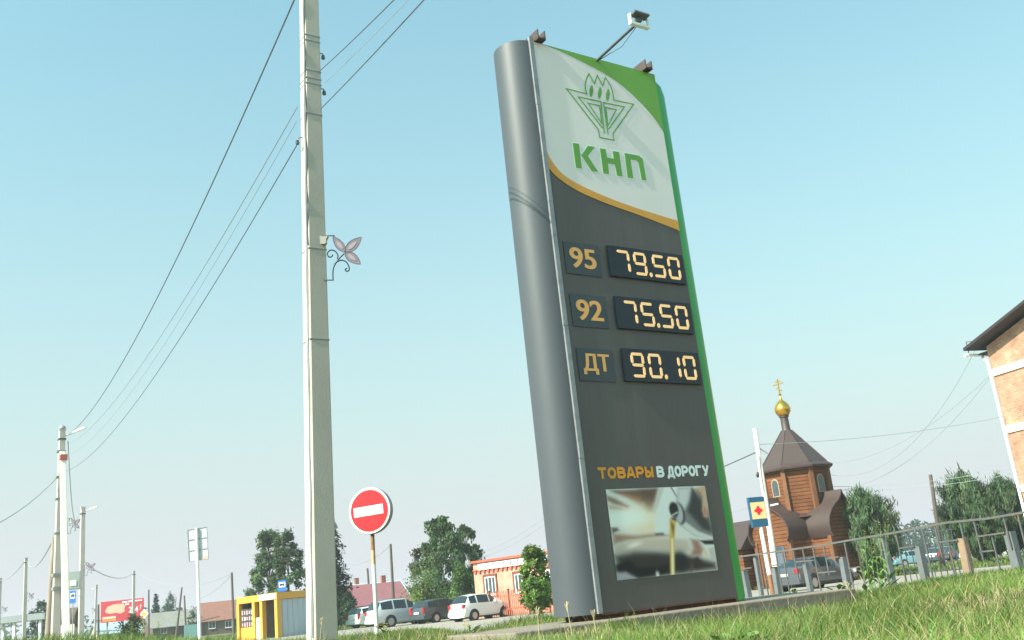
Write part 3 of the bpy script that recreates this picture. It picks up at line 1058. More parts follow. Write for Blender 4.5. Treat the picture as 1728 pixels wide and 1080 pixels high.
def house(label, loc, rz, L, D, he, hr, wall, roof, wins=(), chimneys=(), over=.4, name='house', gable=None):
    """gabled house: local X along the eaves, -Y the front"""
    o = thing(name, label, 'house', loc, rz)
    mb = MB()
    mb.add([(0, 0, -.3), (L, 0, -.3), (L, D, -.3), (0, D, -.3), (0, 0, he), (L, 0, he), (L, D, he), (0, D, he)],
           [(3, 2, 1, 0), (0, 1, 5, 4), (1, 2, 6, 5), (2, 3, 7, 6), (3, 0, 4, 7)])
    mb.build('wall', wall, o)
    for x in (0, L):
        MB().prism([(0, he), (D, he), (D / 2, hr - .05)], -.02, .02, lambda a, b, h, x=x: (x + h, a, b)).build('gable', gable or wall, o)
    sl = (hr - he) / (D / 2)
    for s in (0, 1):
        y0 = -over if s == 0 else D + over
        z0 = he - over * sl
        th = .07
        P = [(-over, y0, z0), (L + over, y0, z0), (L + over, D / 2, hr), (-over, D / 2, hr)]
        Q = [(a, b, c + th) for a, b, c in P]
        rf = MB().add(P + Q, [(0, 1, 2, 3), (4, 5, 6, 7), (0, 1, 5, 4), (1, 2, 6, 5), (2, 3, 7, 6), (3, 0, 4, 7)]).build('roof_slope', roof, o)
        if s == 0:
            for k in range(int(L / .6)):
                x = -over + .3 + k * .6
                MB().bar((x, y0, z0 + th + .01), (x, D / 2, hr + th + .01), .04, .03).build('roof_seam', roof, rf)
            for cx in chimneys:
                ch = MB().box((cx, D / 2 + .3, hr + .25), (.5, .5, 1.3)).build('chimney', M('chimney_brick', lin(150, 92, 74), .9, .2, 5), rf)
    windows_on(o, wins, -.03)
    return o

def at_grid(p, deg):
    """rotation that turns local +X to compass direction deg"""
    v = azv(deg)
    return math.atan2(v.y, v.x)

# ------------------------------------------------------------------ pharmacy
ph0 = gbase(804, 1020, 64)
ph_az = 132
PE = azv(ph_az)
m_brick_o = M_courses('orange_brick', lin(204, 158, 138), lin(196, 164, 150), .075, .25, .012, var=.08)
m_brick_r = M('red_brick_trim', lin(176, 92, 74), .9, .15, 3)
pharm = thing('pharmacy', 'single storey orange brick pharmacy with white lettered sign band', 'pharmacy', ph0, at_grid(ph0, ph_az))
puv = lambda x, y: plane_uv(ph0, PE, x, y)
PHL, PHD = 11.6, 6.0
ztop = puv(808, 947)[1]
zs1, zs0 = puv(815, 950)[1] - .05, puv(815, 960)[1] - .05
zd1, zd0 = puv(808, 963)[1], puv(808, 967)[1]
MB().box((PHL / 2, PHD / 2, ztop / 2 - .2), (PHL, PHD, ztop + .4)).build('wall', m_brick_o, pharm)
MB().box((PHL / 2, -.06, ztop - .03), (PHL + .1, .2, .14)).build('cornice', m_brick_r, pharm)
MB().box((PHL / 2, -.05, zd1 + .03), (PHL, .12, .07)).build('string_course', m_brick_r, pharm)
proto = None
for k in range(int(PHL / .4)):
    x = .2 + k * .4
    if proto is None:
        proto = MB().box((0, 0, 0), (.2, .1, max(.12, zd1 - zd0))).build('dentil', m_brick_r, pharm, loc=(x, -.055, zd0 + .05))
    else:
        share(proto, pharm, (x, -.055, zd0 + .05))
band = MB().box((.55 + 5.2, -.09, (zs0 + zs1) / 2), (10.4, .06, zs1 - zs0)).build('sign_band', m_wht, pharm)
block_word('АПТЕКА', 1.15, 4.3, zs0 + .04, zs1 - .05, .125, M('band_letters', lin(128, 70, 66), .5, .05, 3), band, .2, .5)
block_word('БУЗИМСКАЯ', 5.0, 9.9, zs0 + .04, zs1 - .05, .125, M('band_letters'), band, .2, .5)
wr = []
for (x0, x1, y0, y1) in ((818, 839, 974, 1003), (868, 890, 969, 999)):
    a, d = puv(x0, y0)
    b, c = puv(x1, y1)
    wr.append((a, b, max(.75, c), d))
w_ = wr[1][0] - wr[0][0]
for k in (2,):
    wr.append((wr[0][0] + w_ * k, wr[0][1] + w_ * k, wr[0][2], wr[0][3]))
windows_on(pharm, wr, -.02, mull=2)
for a, b, c, d in wr:
    mb = MB()
    for x in (a - .07, b + .07):
        mb.box((x, -.02, (c + d) / 2), (.12, .1, d - c + .1))
    mb.box(((a + b) / 2, -.02, d + .09), (b - a + .26, .1, .14))
    mb.build('window_surround', M('brown_surround', lin(120, 66, 54), .8, .15, 3), pharm)
# picket fence in front of it
pf0 = ph0 + Vector((-PE.y, PE.x, 0)) * 0 + Vector((PE.y, -PE.x, 0)) * 1.6 + PE * 1.2
pf0.z = ground(pf0.x, pf0.y)
pfence = thing('picket_fence', 'rust red picket fence in front of the pharmacy windows', 'fence', pf0, at_grid(pf0, ph_az))
m_picket = M('picket_paint', lin(176, 96, 74), .8, .2, 4)
proto = None
for k in range(50):
    if k % 10 == 0:
        MB().box((k * .16, .06, .75), (.1, .1, 1.7)).build('post', M('picket_post', lin(88, 62, 56), .8, .2, 4), pfence)
    if proto is None:
        proto = MB().prism([(-.035, 0), (.035, 0), (.035, 1.35), (0, 1.45), (-.035, 1.35)], -.012, .012, lambda a, b, h: (a, h, b)).build('picket', m_picket, pfence, loc=(0, 0, .1))
    else:
        share(proto, pfence, (k * .16, 0, .1 + .02 * math.sin(k * 2.3)))
for z in (.45, 1.2):
    MB().box((4.0, .03, z), (8.0, .03, .06)).build('rail', m_picket, pfence)

# ------------------------------------------------------------------ bus shelter
bs0 = gbase(470, 1066, 70)
bs_az = 42
shelter = thing('bus_shelter', 'yellow bus stop pavilion with grey side panel and kiosk window', 'bus shelter', bs0, at_grid(bs0, bs_az))
m_yell = M('shelter_yellow', lin(216, 160, 64), .5, .07, 2, dirt=lin(184, 134, 60), dscale=2)
m_pgrey = M('shelter_panel_grey', lin(178, 186, 194), .5, .06, 1, stretch=(8, 8, .4))
m_inside = M('shelter_inside', lin(120, 112, 108), .8, .15, 2)
BL, BD, BH = 4.7, 5.0, PY(468, 1000, 70).z - bs0.z
MB().box((BL / 2, BD / 2, BH - .22), (BL + .3, BD + .3, .46)).build('roof', m_yell, shelter)
MB().box((BL / 2, .05, (BH - .45) / 2), (BL - .5, .06, BH - .5)).build('side_panel', m_pgrey, shelter)
for k in range(10):
    MB().box((.4 + k * .43, -.0, (BH - .5) / 2), (.05, .04, BH - .55)).build('panel_rib', m_pgrey, shelter)
for x, y in ((0, 0), (BL, 0), (0, 1.9), (0, 2.9), (0, BD), (BL, BD)):
    MB().box((x, y, (BH - .46) / 2), (.34, .34, BH - .46)).build('column', m_yell, shelter)
MB().box((BL / 2, BD - .05, (BH - .46) / 2), (BL - .4, .06, BH - .48)).build('back_wall', m_inside, shelter)
MB().box((BL - .05, BD / 2, (BH - .46) / 2), (.06, BD - .4, BH - .48)).build('end_wall', m_inside, shelter)
MB().box((1.5, 2.4, (BH - .46) / 2), (2.6, .06, BH - .48)).build('kiosk_wall', m_inside, shelter)
MB().box((.0, 3.95, .45), (.1, 1.7, .9)).build('kiosk_parapet', m_yell, shelter)
kw = MB().box((.02, 3.95, 1.55), (.05, 1.7, 1.3)).build('kiosk_window', m_glass, shelter)
rnd = random.Random(5)
for r_ in range(3):
    for k in range(5):
        MB().box((-.03, 3.3 + k * .32, 1.1 + r_ * .42), (.03, .18, .22 + .1 * rnd.random())).build('goods', M('goods_%d' % rnd.randrange(3), ((.7, .7, .7), (.5, .3, .3), (.35, .4, .5))[rnd.randrange(3)], .6), kw)
MB().box((-.19, 1.0, BH - .22), (.06, 2.1, .38)).build('name_board', m_wht, shelter)
MB().box((-.05, 2.4, .75), (.06, .55, 1.5)).build('door_panel', m_wht, shelter)

m_sblue = M('sign_blue', lin(52, 106, 186), .4, .06, 3)
def bus_sign(label, loc, w, h, rz, post):
    o = thing('bus_stop_sign', label, 'road sign', loc, rz)
    MB().tube([(0, .05, -post), (0, .05, h)], .03, 8).build('post', m_sgrey, o)
    pl = MB().box((0, 0, h / 2), (w, .03, h)).build('blue_plate', m_sblue, o)
    MB().box((0, -.018, h * .60), (w * .74, .006, h * .44)).build('white_field', m_swhite, pl)
    mb = MB().box((0, -.023, h * .61), (w * .56, .004, h * .2))
    for s in (-1, 1):
        mb.lathe([(w * .07, -.025), (w * .07, -.021)], 10, 'y', c=(s * w * .16, 0, h * .5))
    mb.build('bus_symbol', m_dark, pl)
    return o
p = PY(476.5, 998, 70.5)
bus_sign('blue bus stop sign standing above the yellow pavilion roof', p, .62, PY(476.5, 979, 70.5).z - p.z, R(-5), .6)
p = PY(122.5, 1018, 66)
bus_sign('small blue bus stop sign beside the whitewashed prop pole', p, .42, PY(122, 997, 66).z - p.z, R(-5), p.z + .2)

# ------------------------------------------------------------------ houses
def hpos(px, py, Y):
    return gbase(px, py, Y)
house('maroon roofed house behind the parked cars', hpos(604, 1030, 112), at_grid(None, 62), 6.2, 7.5, 1.9, 4.1, m_timber, m_roof_red, ((1.2, 2.2, .7, 1.6), (3.6, 4.6, .7, 1.6)), (4.6,))
house('house with pale metal roof behind the maroon roof', hpos(596, 1030, 128), at_grid(None, 60), 8, 8, 2.2, 4.6, m_timber, m_roof_blue, ((1.2, 2.2, .9, 1.9),), (2.2,))
house('house with rusty red roof left of the yellow pavilion', hpos(338, 1066, 150), at_grid(None, 70), 10, 8, 2.2, 4.8, m_timber, m_roof_or, ((1.2, 2.2, .9, 2.0), (3.6, 4.6, .8, 1.8), (6.4, 7.4, .8, 1.8)), ())
house('low house with sloping grey slate roof beside the dark leaning pole', hpos(258, 1068, 158), at_grid(None, 50), 10, 8, 2.0, 4.2, m_timber, m_roof_grey, ((1.2, 2.2, .9, 1.8),), ())
house('small grey shed behind the tilted dark pole', hpos(300, 1066, 165), at_grid(None, 75), 7, 6, 2.2, 3.9, m_plaster, m_roof_grey, ((1.0, 2.0, .9, 1.8),), (), name='shed')
house('tiny white roofed shed under the red billboard', hpos(168, 1075, 150), at_grid(None, 50), 6, 5, 1.9, 3.4, m_plaster, m_roof_blue, ((1, 2, .8, 1.6),), (), name='shed')
tf = hpos(312, 1068, 135)
fence_t = thing('teal_fence', 'short run of teal board fence by the grey shed', 'fence', tf, R(-6))
proto = None
for k in range(9):
    if proto is None:
        proto = MB().box((0, 0, .8), (.24, .03, 1.7)).build('board', m_teal, fence_t, loc=(0, 0, .1))
    else:
        share(proto, fence_t, (k * .26, 0, .1))

# station canopy far left
cp = hpos(-14, 1080, 120)
can = thing('canopy', 'flat grey filling station canopy at the far left', 'canopy', cp, R(-4))
ct = PY(20, 1040, 120).z - cp.z
m_cgrey = M('canopy_grey', lin(140, 146, 150), .6, .06, 2)
MB().box((2.5, 2, ct - .35), (8.2, 4, .75)).build('roof', m_cgrey, can)
for x, y in ((-.8, .5), (5.8, .5), (-.8, 3.5), (5.8, 3.5), (2.5, .5)):
    MB().box((x, y, (ct - .7) / 2), (.3, .3, ct - .72)).build('column', m_wht, can)

# billboard
bb = hpos(206, 1078, 145)
z0, z1 = PY(206, 1048, 145).z - bb.z, PY(206, 1012.5, 145).z - bb.z
bill = thing('billboard', 'red roadside billboard with pink cloud and a price', 'billboard', bb, R(6))
bw = 6.05
m_bred = M('billboard_red', lin(196, 50, 66), .5, .05, 1)
MB().box((0, 0, (z0 + z1) / 2), (bw, .25, z1 - z0)).build('panel', m_bred, bill)
for x in (-2.2, 0, 2.2):
    MB().box((x, .3, z0 / 2), (.2, .2, z0 + .6)).build('support', m_sgrey, bill)
bp = lambda a, b, h: ((a - .5) * bw, -.13 - h, z0 + b * (z1 - z0))
cl = [(.10, .55), (.16, .74), (.28, .82), (.42, .84), (.53, .80), (.58, .68), (.55, .58), (.57, .46), (.47, .36), (.35, .42), (.22, .40), (.13, .45)]
MB().prism(cl, 0, .01, bp).build('printed_shape', M('billboard_pink', lin(222, 176, 156), .5, .08, 2), bill)
MB().prism([(.04, .04), (.36, .04), (.36, .28), (.04, .28)], 0, .01, bp).build('printed_strip', M('billboard_orange', lin(216, 130, 72), .5, .1, 2), bill)
MB().prism([(.05, .18), (.35, .18), (.35, .26), (.05, .26)], .01, .014, bp).build('printed_strip', M('billboard_cream', lin(236, 210, 190), .5, .1, 2), bill)
for wd, a0, a1, b0, b1 in (('224', .66, .88, .36, .64), ('7', .915, .955, .46, .68)):
    V, Fs = text_data(wd, .02)
    MB().add([bp(a0 + (a1 - a0) * v[0], b0 + (b1 - b0) * v[1], .015) for v in V], Fs).build('lettering', m_wht, bill, fix=False)
for a0, a1, b0, b1 in ((.50, .62, .84, .92), (.64, .76, .86, .93), (.79, .97, .87, .92), (.57, .66, .74, .80)):
    MB().prism([(a0, b0), (a1, b0 + .01), (a1, b1 + .01), (a0, b1)], 0, .01, bp).build('printed_line', m_wht, bill)

# ------------------------------------------------------------------ church
YC = 62.0
ch0 = gbase(1374, 985, YC)
church = thing('church', 'small wooden log church with brown tent roof and gold onion dome', 'church', ch0, GRID)
zc = lambda px, py: PY(px, py, YC).z - ch0.z
m_log = M_courses('log_courses', lin(126, 80, 52), lin(64, 42, 30), .22, 9.0, .02, var=.16, bump=.6)
m_log2 = M('log_timber', lin(114, 73, 48), .8, .2, 3, .3, 12)
m_broof = M('church_brown_roof', lin(72, 56, 53), .5, .08, 1.5, .1, 4)
m_gold = M('gold_leaf', lin(222, 172, 70), .28, .08, 4, metal=.9)
z_eave, z_apex = zc(1343, 790), zc(1326, 727)
z_neck, z_dome, z_cross = zc(1323.5, 703), zc(1321, 679), zc(1314.5, 640)
RO = 2.08
def octo(r, z, a0=math.pi / 8):
    return [(r * math.cos(a0 + k * math.pi / 4), r * math.sin(a0 + k * math.pi / 4), z) for k in range(8)]
def ring(mb, rings):
    o = len(mb.v)
    n = len(rings[0])
    for r_ in rings:
        mb.v += r_
    for i in range(len(rings) - 1):
        for k in range(n):
            mb.f.append((o + i * n + k, o + i * n + (k + 1) % n, o + (i + 1) * n + (k + 1) % n, o + (i + 1) * n + k))
    mb.f.append(tuple(o + k for k in reversed(range(n))))
    mb.f.append(tuple(o + (len(rings) - 1) * n + k for k in range(n)))
    return mb
ring(MB(), [octo(RO, 0), octo(RO, z_eave - .02)]).build('octagon_wall', m_log, church)
for k in range(8):
    p = octo(RO + .03, 0)[k]
    MB().box((p[0], p[1], (z_eave + 3.6) / 2), (.26, .26, z_eave - 3.6), Matrix.Rotation(math.pi / 8 + k * math.pi / 4, 3, 'Z')).build('corner_log', m_log2, church)
tent = ring(MB(), [octo(RO + .42, z_eave - .2), octo(RO + .45, z_eave - .08), octo(RO + .1, z_eave + .15), octo(.34, z_apex), octo(.26, z_apex + .05)]).build('tent_roof', m_broof, church)
for k in range(8):
    a, b = octo(RO + .12, z_eave + .16)[k], octo(.35, z_apex)[k]
    MB().bar(a, b, .05, .05).build('roof_seam', m_broof, tent)
MB().lathe([(.33, z_apex - .05), (.27, z_apex + .1), (.25, z_neck - .08), (.31, z_neck - .05), (.31, z_neck + .02)], 16).build('neck', m_broof, church, smooth=40)
dh_ = z_dome - z_neck
MB().lathe([(.28, z_neck), (.38, z_neck + .06 * dh_ * 2), (.50, z_neck + .35 * dh_), (.52, z_neck + .55 * dh_), (.43, z_neck + .80 * dh_), (.28, z_neck + 1.0 * dh_), (.12, z_neck + 1.15 * dh_), (.05, z_neck + 1.4 * dh_), (.03, z_neck + 1.6 * dh_)], 24).build('onion_dome', m_gold, church, smooth=70)
zb_ = z_neck + 1.5 * dh_
mb = MB().box((0, 0, (zb_ + z_cross) / 2), (.07, .07, z_cross - zb_))
hc = z_cross - zb_
mb.box((0, 0, zb_ + hc * .70), (.06, .82, .07)).box((0, 0, zb_ + hc * .86), (.06, .4, .06))
mb.box((0, 0, zb_ + hc * .36), (.06, .46, .06), Matrix.Rotation(R(28), 3, 'X'))
cr = mb.build('cross', m_gold, church)
MB().lathe([(.03, zb_ - .05), (.11, zb_ + .05), (.03, zb_ + .15)], 12).build('orb', m_gold, cr, smooth=70)
# four arms with keel shaped roofs
keel = [(1.42, 0), (1.62, .35), (1.66, .75), (1.52, 1.2), (1.2, 1.6), (.78, 1.92), (.4, 2.15), (.15, 2.42), (0, 2.75)]
z_sp = zc(1409, 831) - 2.75
outl = keel + [(-a, b) for a, b in keel[::-1][1:]]
LA = 3.35
for k, ang in enumerate((math.pi, -math.pi / 2, 0, math.pi / 2)):
    Rm = Matrix.Rotation(ang, 3, 'Z')
    tf_ = lambda a, b, h, Rm=Rm: tuple(Rm @ Vector((h, a, z_sp + b)))
    inner = [(a * .93, b * .94 - .02) for a, b in outl]
    arm = MB()
    arm.prism([(1.36, -z_sp - .2)] + inner + [(-1.36, -z_sp - .2)], .6, LA - .3, tf_)
    arm.build('arm_wall', m_log, church)
    rf = MB()
    n = len(outl)
    P = [tf_(a, b, .8) for a, b in outl] + [tf_(a, b, LA) for a, b in outl] + [tf_(a * .95, b * .955 - .01, .8) for a, b in outl] + [tf_(a * .95, b * .955 - .01, LA) for a, b in outl]
    fs_ = []
    for i in range(n - 1):
        fs_ += [(i, i + 1, n + i + 1, n + i), (2 * n + i, 3 * n + i, 3 * n + i + 1, 2 * n + i + 1), (n + i, n + i + 1, 3 * n + i + 1, 3 * n + i)]
    rf.add(P, fs_)
    rf.build('keel_roof', m_broof, church, smooth=35)
    for s in (-1, 1):
        c = Rm @ Vector((LA - .34, s * 1.34, z_sp / 2))
        MB().box(c, (.26, .26, z_sp + .2), Rm).build('corner_log', m_log2, church)
# small roofs in the corners between the arms
for k in range(4):
    a = math.pi / 4 + k * math.pi / 2
    Rm = Matrix.Rotation(a, 3, 'Z')
    for (x, w, z, h) in ((2.05, 1.5, z_sp + 1.35, .35), (2.35, 1.9, z_sp - 1.5, .5)):
        P = [(x - 1.0, -w / 2, z), (x + .35, -w / 2, z), (x + .35, w / 2, z), (x - 1.0, w / 2, z), (x - 1.0, 0, z + h), (x - .5, 0, z + h)]
        mb = MB().add([tuple(Rm @ Vector(p)) for p in P], [(3, 2, 1, 0), (0, 1, 5, 4), (1, 2, 5), (2, 3, 4, 5), (0, 4, 3)])
        mb.build('corner_roof', m_broof, church)
    mb = MB().box(Rm @ Vector((1.7, 0, (z_sp + 1.2) / 2)), (.9, .9, z_sp + 1.3), Rm)
    mb.build('corner_block', m_log, church)
    for s in (-1, 1):
        MB().box(Rm @ Vector((2.45, s * .7, (z_sp - 1.5) / 2)), (.14, .14, z_sp - 1.5), Rm).build('porch_post', m_log2, church)
# arched windows in the octagon and a door in the lit arm
m_wpale = M('church_window_frame', lin(176, 150, 122), .6, .08, 4)
for ang in (math.pi, -math.pi / 2, 0, math.pi / 2):
    Rm = Matrix.Rotation(ang, 3, 'Z')
    zc_ = z_eave - 1.25
    arch = [(.24, -.45), (.24, .3), (.17, .47), (0, .55), (-.17, .47), (-.24, .3), (-.24, -.45)]
    rr = RO * math.cos(math.pi / 8)
    fr = MB().prism([(a * 1.22, b * 1.12) for a, b in arch], rr - .02, rr + .05, lambda a, b, h: tuple(Rm @ Vector((h, a, zc_ + b)))).build('window', m_wpale, church)
    MB().prism(arch, rr + .052, rr + .06, lambda a, b, h: tuple(Rm @ Vector((h, a, zc_ + b)))).build('pane', m_glass, fr)
dr = MB().box((-LA + .28, -.45, 1.3), (.08, .8, 2.2)).build('door', M('church_door', lin(90, 98, 112), .6, .1, 4), church)
MB().box((-LA + .235, -.45, 2.2), (.03, .55, .35)).build('pane', m_glass, dr)
# low side annex to the left
mb = MB().box((-1.6, 4.6, 1.35), (3.2, 4.2, 2.7))
mb.build('annex_wall', m_log, church)
P = [(-3.6, 2.2, 2.5), (.4, 2.2, 2.5), (.4, 7.1, 2.5), (-3.6, 7.1, 2.5), (-1.6, 2.4, 4.3), (-1.6, 6.0, 4.3)]
MB().add(P, [(3, 2, 1, 0), (0, 1, 4), (1, 2, 5, 4), (2, 3, 5), (3, 0, 4, 5)]).build('annex_roof', m_broof, church)

# ------------------------------------------------------------------ brick block at the right edge
YB = 46.0
bk0 = PY(1696, 715, YB)
bk0.z = ground(bk0.x, bk0.y)
bk_az = 161
block = thing('brick_building', 'three storey orange brick block with dark roof overhang', 'building', bk0, at_grid(None, bk_az))
BE = azv(bk_az)
buv = lambda x, y: plane_uv(bk0, BE, x, y)
zev = buv(1661, 586)[1]
m_brick_b = M_courses('buff_brick', lin(184, 140, 116), lin(182, 156, 138), .09, .27, .014, var=.2)
m_bandw = M('white_brick_band', lin(226, 212, 200), .85, .06, 4)
m_droof = M('dark_fascia', lin(50, 42, 44), .6, .1, 3)
BLn, BDp = 13.0, 24.0
_a, _b = buv(1662, 588), buv(1728, 537)
HR = BLn / 2 * (_b[1] - _a[1]) / (_b[0] - _a[0])
MB().box((BLn / 2, BDp / 2, zev / 2 - .2), (BLn, BDp, zev + .4)).build('wall', m_brick_b, block)
MB().prism([(0, zev), (BLn, zev), (BLn / 2, zev + HR)], 0, .35, lambda a, b, h: (a, h, b)).build('gable', m_brick_b, block)
sl = HR / (BLn / 2)
for s in (0, 1):
    x0 = -.6 if s == 0 else BLn + .6
    z0_ = zev - .6 * sl + .12
    P = [(x0, -.85, z0_), (BLn / 2, -.85, zev + HR + .12), (BLn / 2, BDp + .5, zev + HR + .12), (x0, BDp + .5, z0_)]
    Q = [(a, b, c + .14) for a, b, c in P]
    MB().add(P + Q, [(0, 1, 2, 3), (4, 5, 6, 7), (0, 1, 5, 4), (1, 2, 6, 5), (2, 3, 7, 6), (3, 0, 4, 7)]).build('roof_slope', m_droof, block)
MB().box((-.3, BDp / 2, zev - .24), (.56, BDp, .06)).build('soffit', m_droof, block)
MB().tube([(-.64, -.8, zev - .26), (-.64, BDp, zev - .26)], .07, 8).build('gutter', m_lampw, block)
MB().tube([(-.64, .3, zev - .3), (-.4, .0, zev - .5), (-.06, -.1, zev - .7), (-.04, -.1, zev - .9), (-.04, -.1, .2)], .065, 8).build('downpipe', m_lampw, block, smooth=50)
for py, x in ((628, 1680), (725, 1700)):
    z = buv(x, py)[1]
    MB().box((BLn / 2 + .06, -.03, z), (BLn - .02, .09, .34)).build('white_band', m_bandw, block)
zl = buv(1700, 725)[1] - (buv(1680, 628)[1] - buv(1700, 725)[1])
MB().box((BLn / 2 + .06, -.03, zl), (BLn - .02, .09, .34)).build('white_band', m_bandw, block)
MB().box((BLn / 2 + 1.3, -.03, zev + .75), (BLn - 5.6, .09, .25)).build('white_band', m_bandw, block)
windows_on(block, [(2.6 + 4.2 * c, 4.0 + 4.2 * c, .9 + 2.95 * r_, 2.4 + 2.95 * r_) for r_ in range(3) for c in range(2)] + [(4.6, 5.6, zev + .9, zev + 1.9)], -.02)
mb = MB()
ax = (-.55, -.6, zev - .15)
for q in (((0, 0, 0), (0, 0, .55)), ((0, 0, .55), (.3, .1, .5)), ((0, 0, .2), (.28, .1, .45)), ((.3, .1, .15), (.3, .1, .5))):
    mb.bar([a + b for a, b in zip(ax, q[0])], [a + b for a, b in zip(ax, q[1])], .03)
mb.build('roof_antenna', m_dark, block)

# ------------------------------------------------------------------ parked cars
m_tyre = M('tyre_rubber', (.025, .025, .027), .85, .2, 12)
m_rim = M('alloy_rim', (.45, .45, .46), .35, .08, 9, metal=.7)
m_cglass = M('car_glass', (.02, .028, .033), .06, .1, 3, spec=.7)
m_tail = M('tail_lamp_red', lin(170, 30, 30), .25, .1, 6)
m_head = M('head_lamp', (.7, .72, .74), .12, .05, 6)
m_under = M('car_underbody', (.02, .02, .022), .8, .1, 6)
m_numplate = M('number_plate', (.75, .75, .74), .4, .04, 9)

STY = {
    'hatch': dict(W=1.66, st=[(-1.84, .62, .66, .70), (-1.80, .88, .92, .74), (-1.70, .98, 1.02, .78), (-1.42, 1.0, 1.44, .80), (-.92, .99, 1.50, .82), (-.82, .99, 1.505, .82), (.02, .97, 1.48, .83), (.10, .97, 1.465, .83), (.52, .96, 1.30, .82), (.98, .94, 1.00, .80), (1.45, .84, .90, .76), (1.72, .70, .76, .68), (1.83, .52, .56, .60)],
                  fl='bbwsbsbSwbbb', wx=(1.18, -1.16), wr=.30),
    'wagon': dict(W=1.70, st=[(-2.2, .60, .64, .72), (-2.17, .86, .90, .76), (-2.10, .97, 1.0, .79), (-1.82, .98, 1.42, .81), (-1.05, .97, 1.47, .82), (-.95, .97, 1.475, .82), (-.12, .95, 1.47, .83), (-.03, .95, 1.46, .83), (.45, .94, 1.30, .82), (.95, .92, .97, .80), (1.7, .82, .88, .77), (2.08, .68, .73, .70), (2.2, .5, .54, .62)],
                  fl='bbwsbsbSwbbb', wx=(1.35, -1.28), wr=.31),
    'suv': dict(W=1.84, st=[(-2.36, .72, .76, .78), (-2.33, 1.0, 1.05, .83), (-2.25, 1.12, 1.16, .86), (-2.0, 1.14, 1.66, .88), (-1.15, 1.13, 1.74, .89), (-1.05, 1.13, 1.745, .89), (-.15, 1.11, 1.73, .90), (-.05, 1.11, 1.72, .90), (.45, 1.10, 1.5, .89), (.95, 1.08, 1.14, .87), (1.8, 1.0, 1.06, .84), (2.2, .84, .9, .77), (2.36, .6, .66, .68)],
                fl='bbwsbsbSwbbb', wx=(1.42, -1.38), wr=.36),
    'sedan': dict(W=1.76, st=[(-2.3, .62, .66, .74), (-2.27, .90, .94, .78), (-2.18, 1.0, 1.03, .81), (-1.75, 1.0, 1.06, .83), (-1.1, .98, 1.38, .83), (-.75, .97, 1.43, .83), (-.65, .97, 1.435, .83), (.2, .94, 1.44, .84), (.28, .94, 1.43, .84), (.62, .93, 1.28, .83), (1.1, .91, .97, .81), (1.8, .8, .86, .77), (2.15, .66, .72, .70), (2.28, .5, .54, .62)],
                  fl='bbbwsbsbSwbbb', wx=(1.38, -1.34), wr=.32),
}
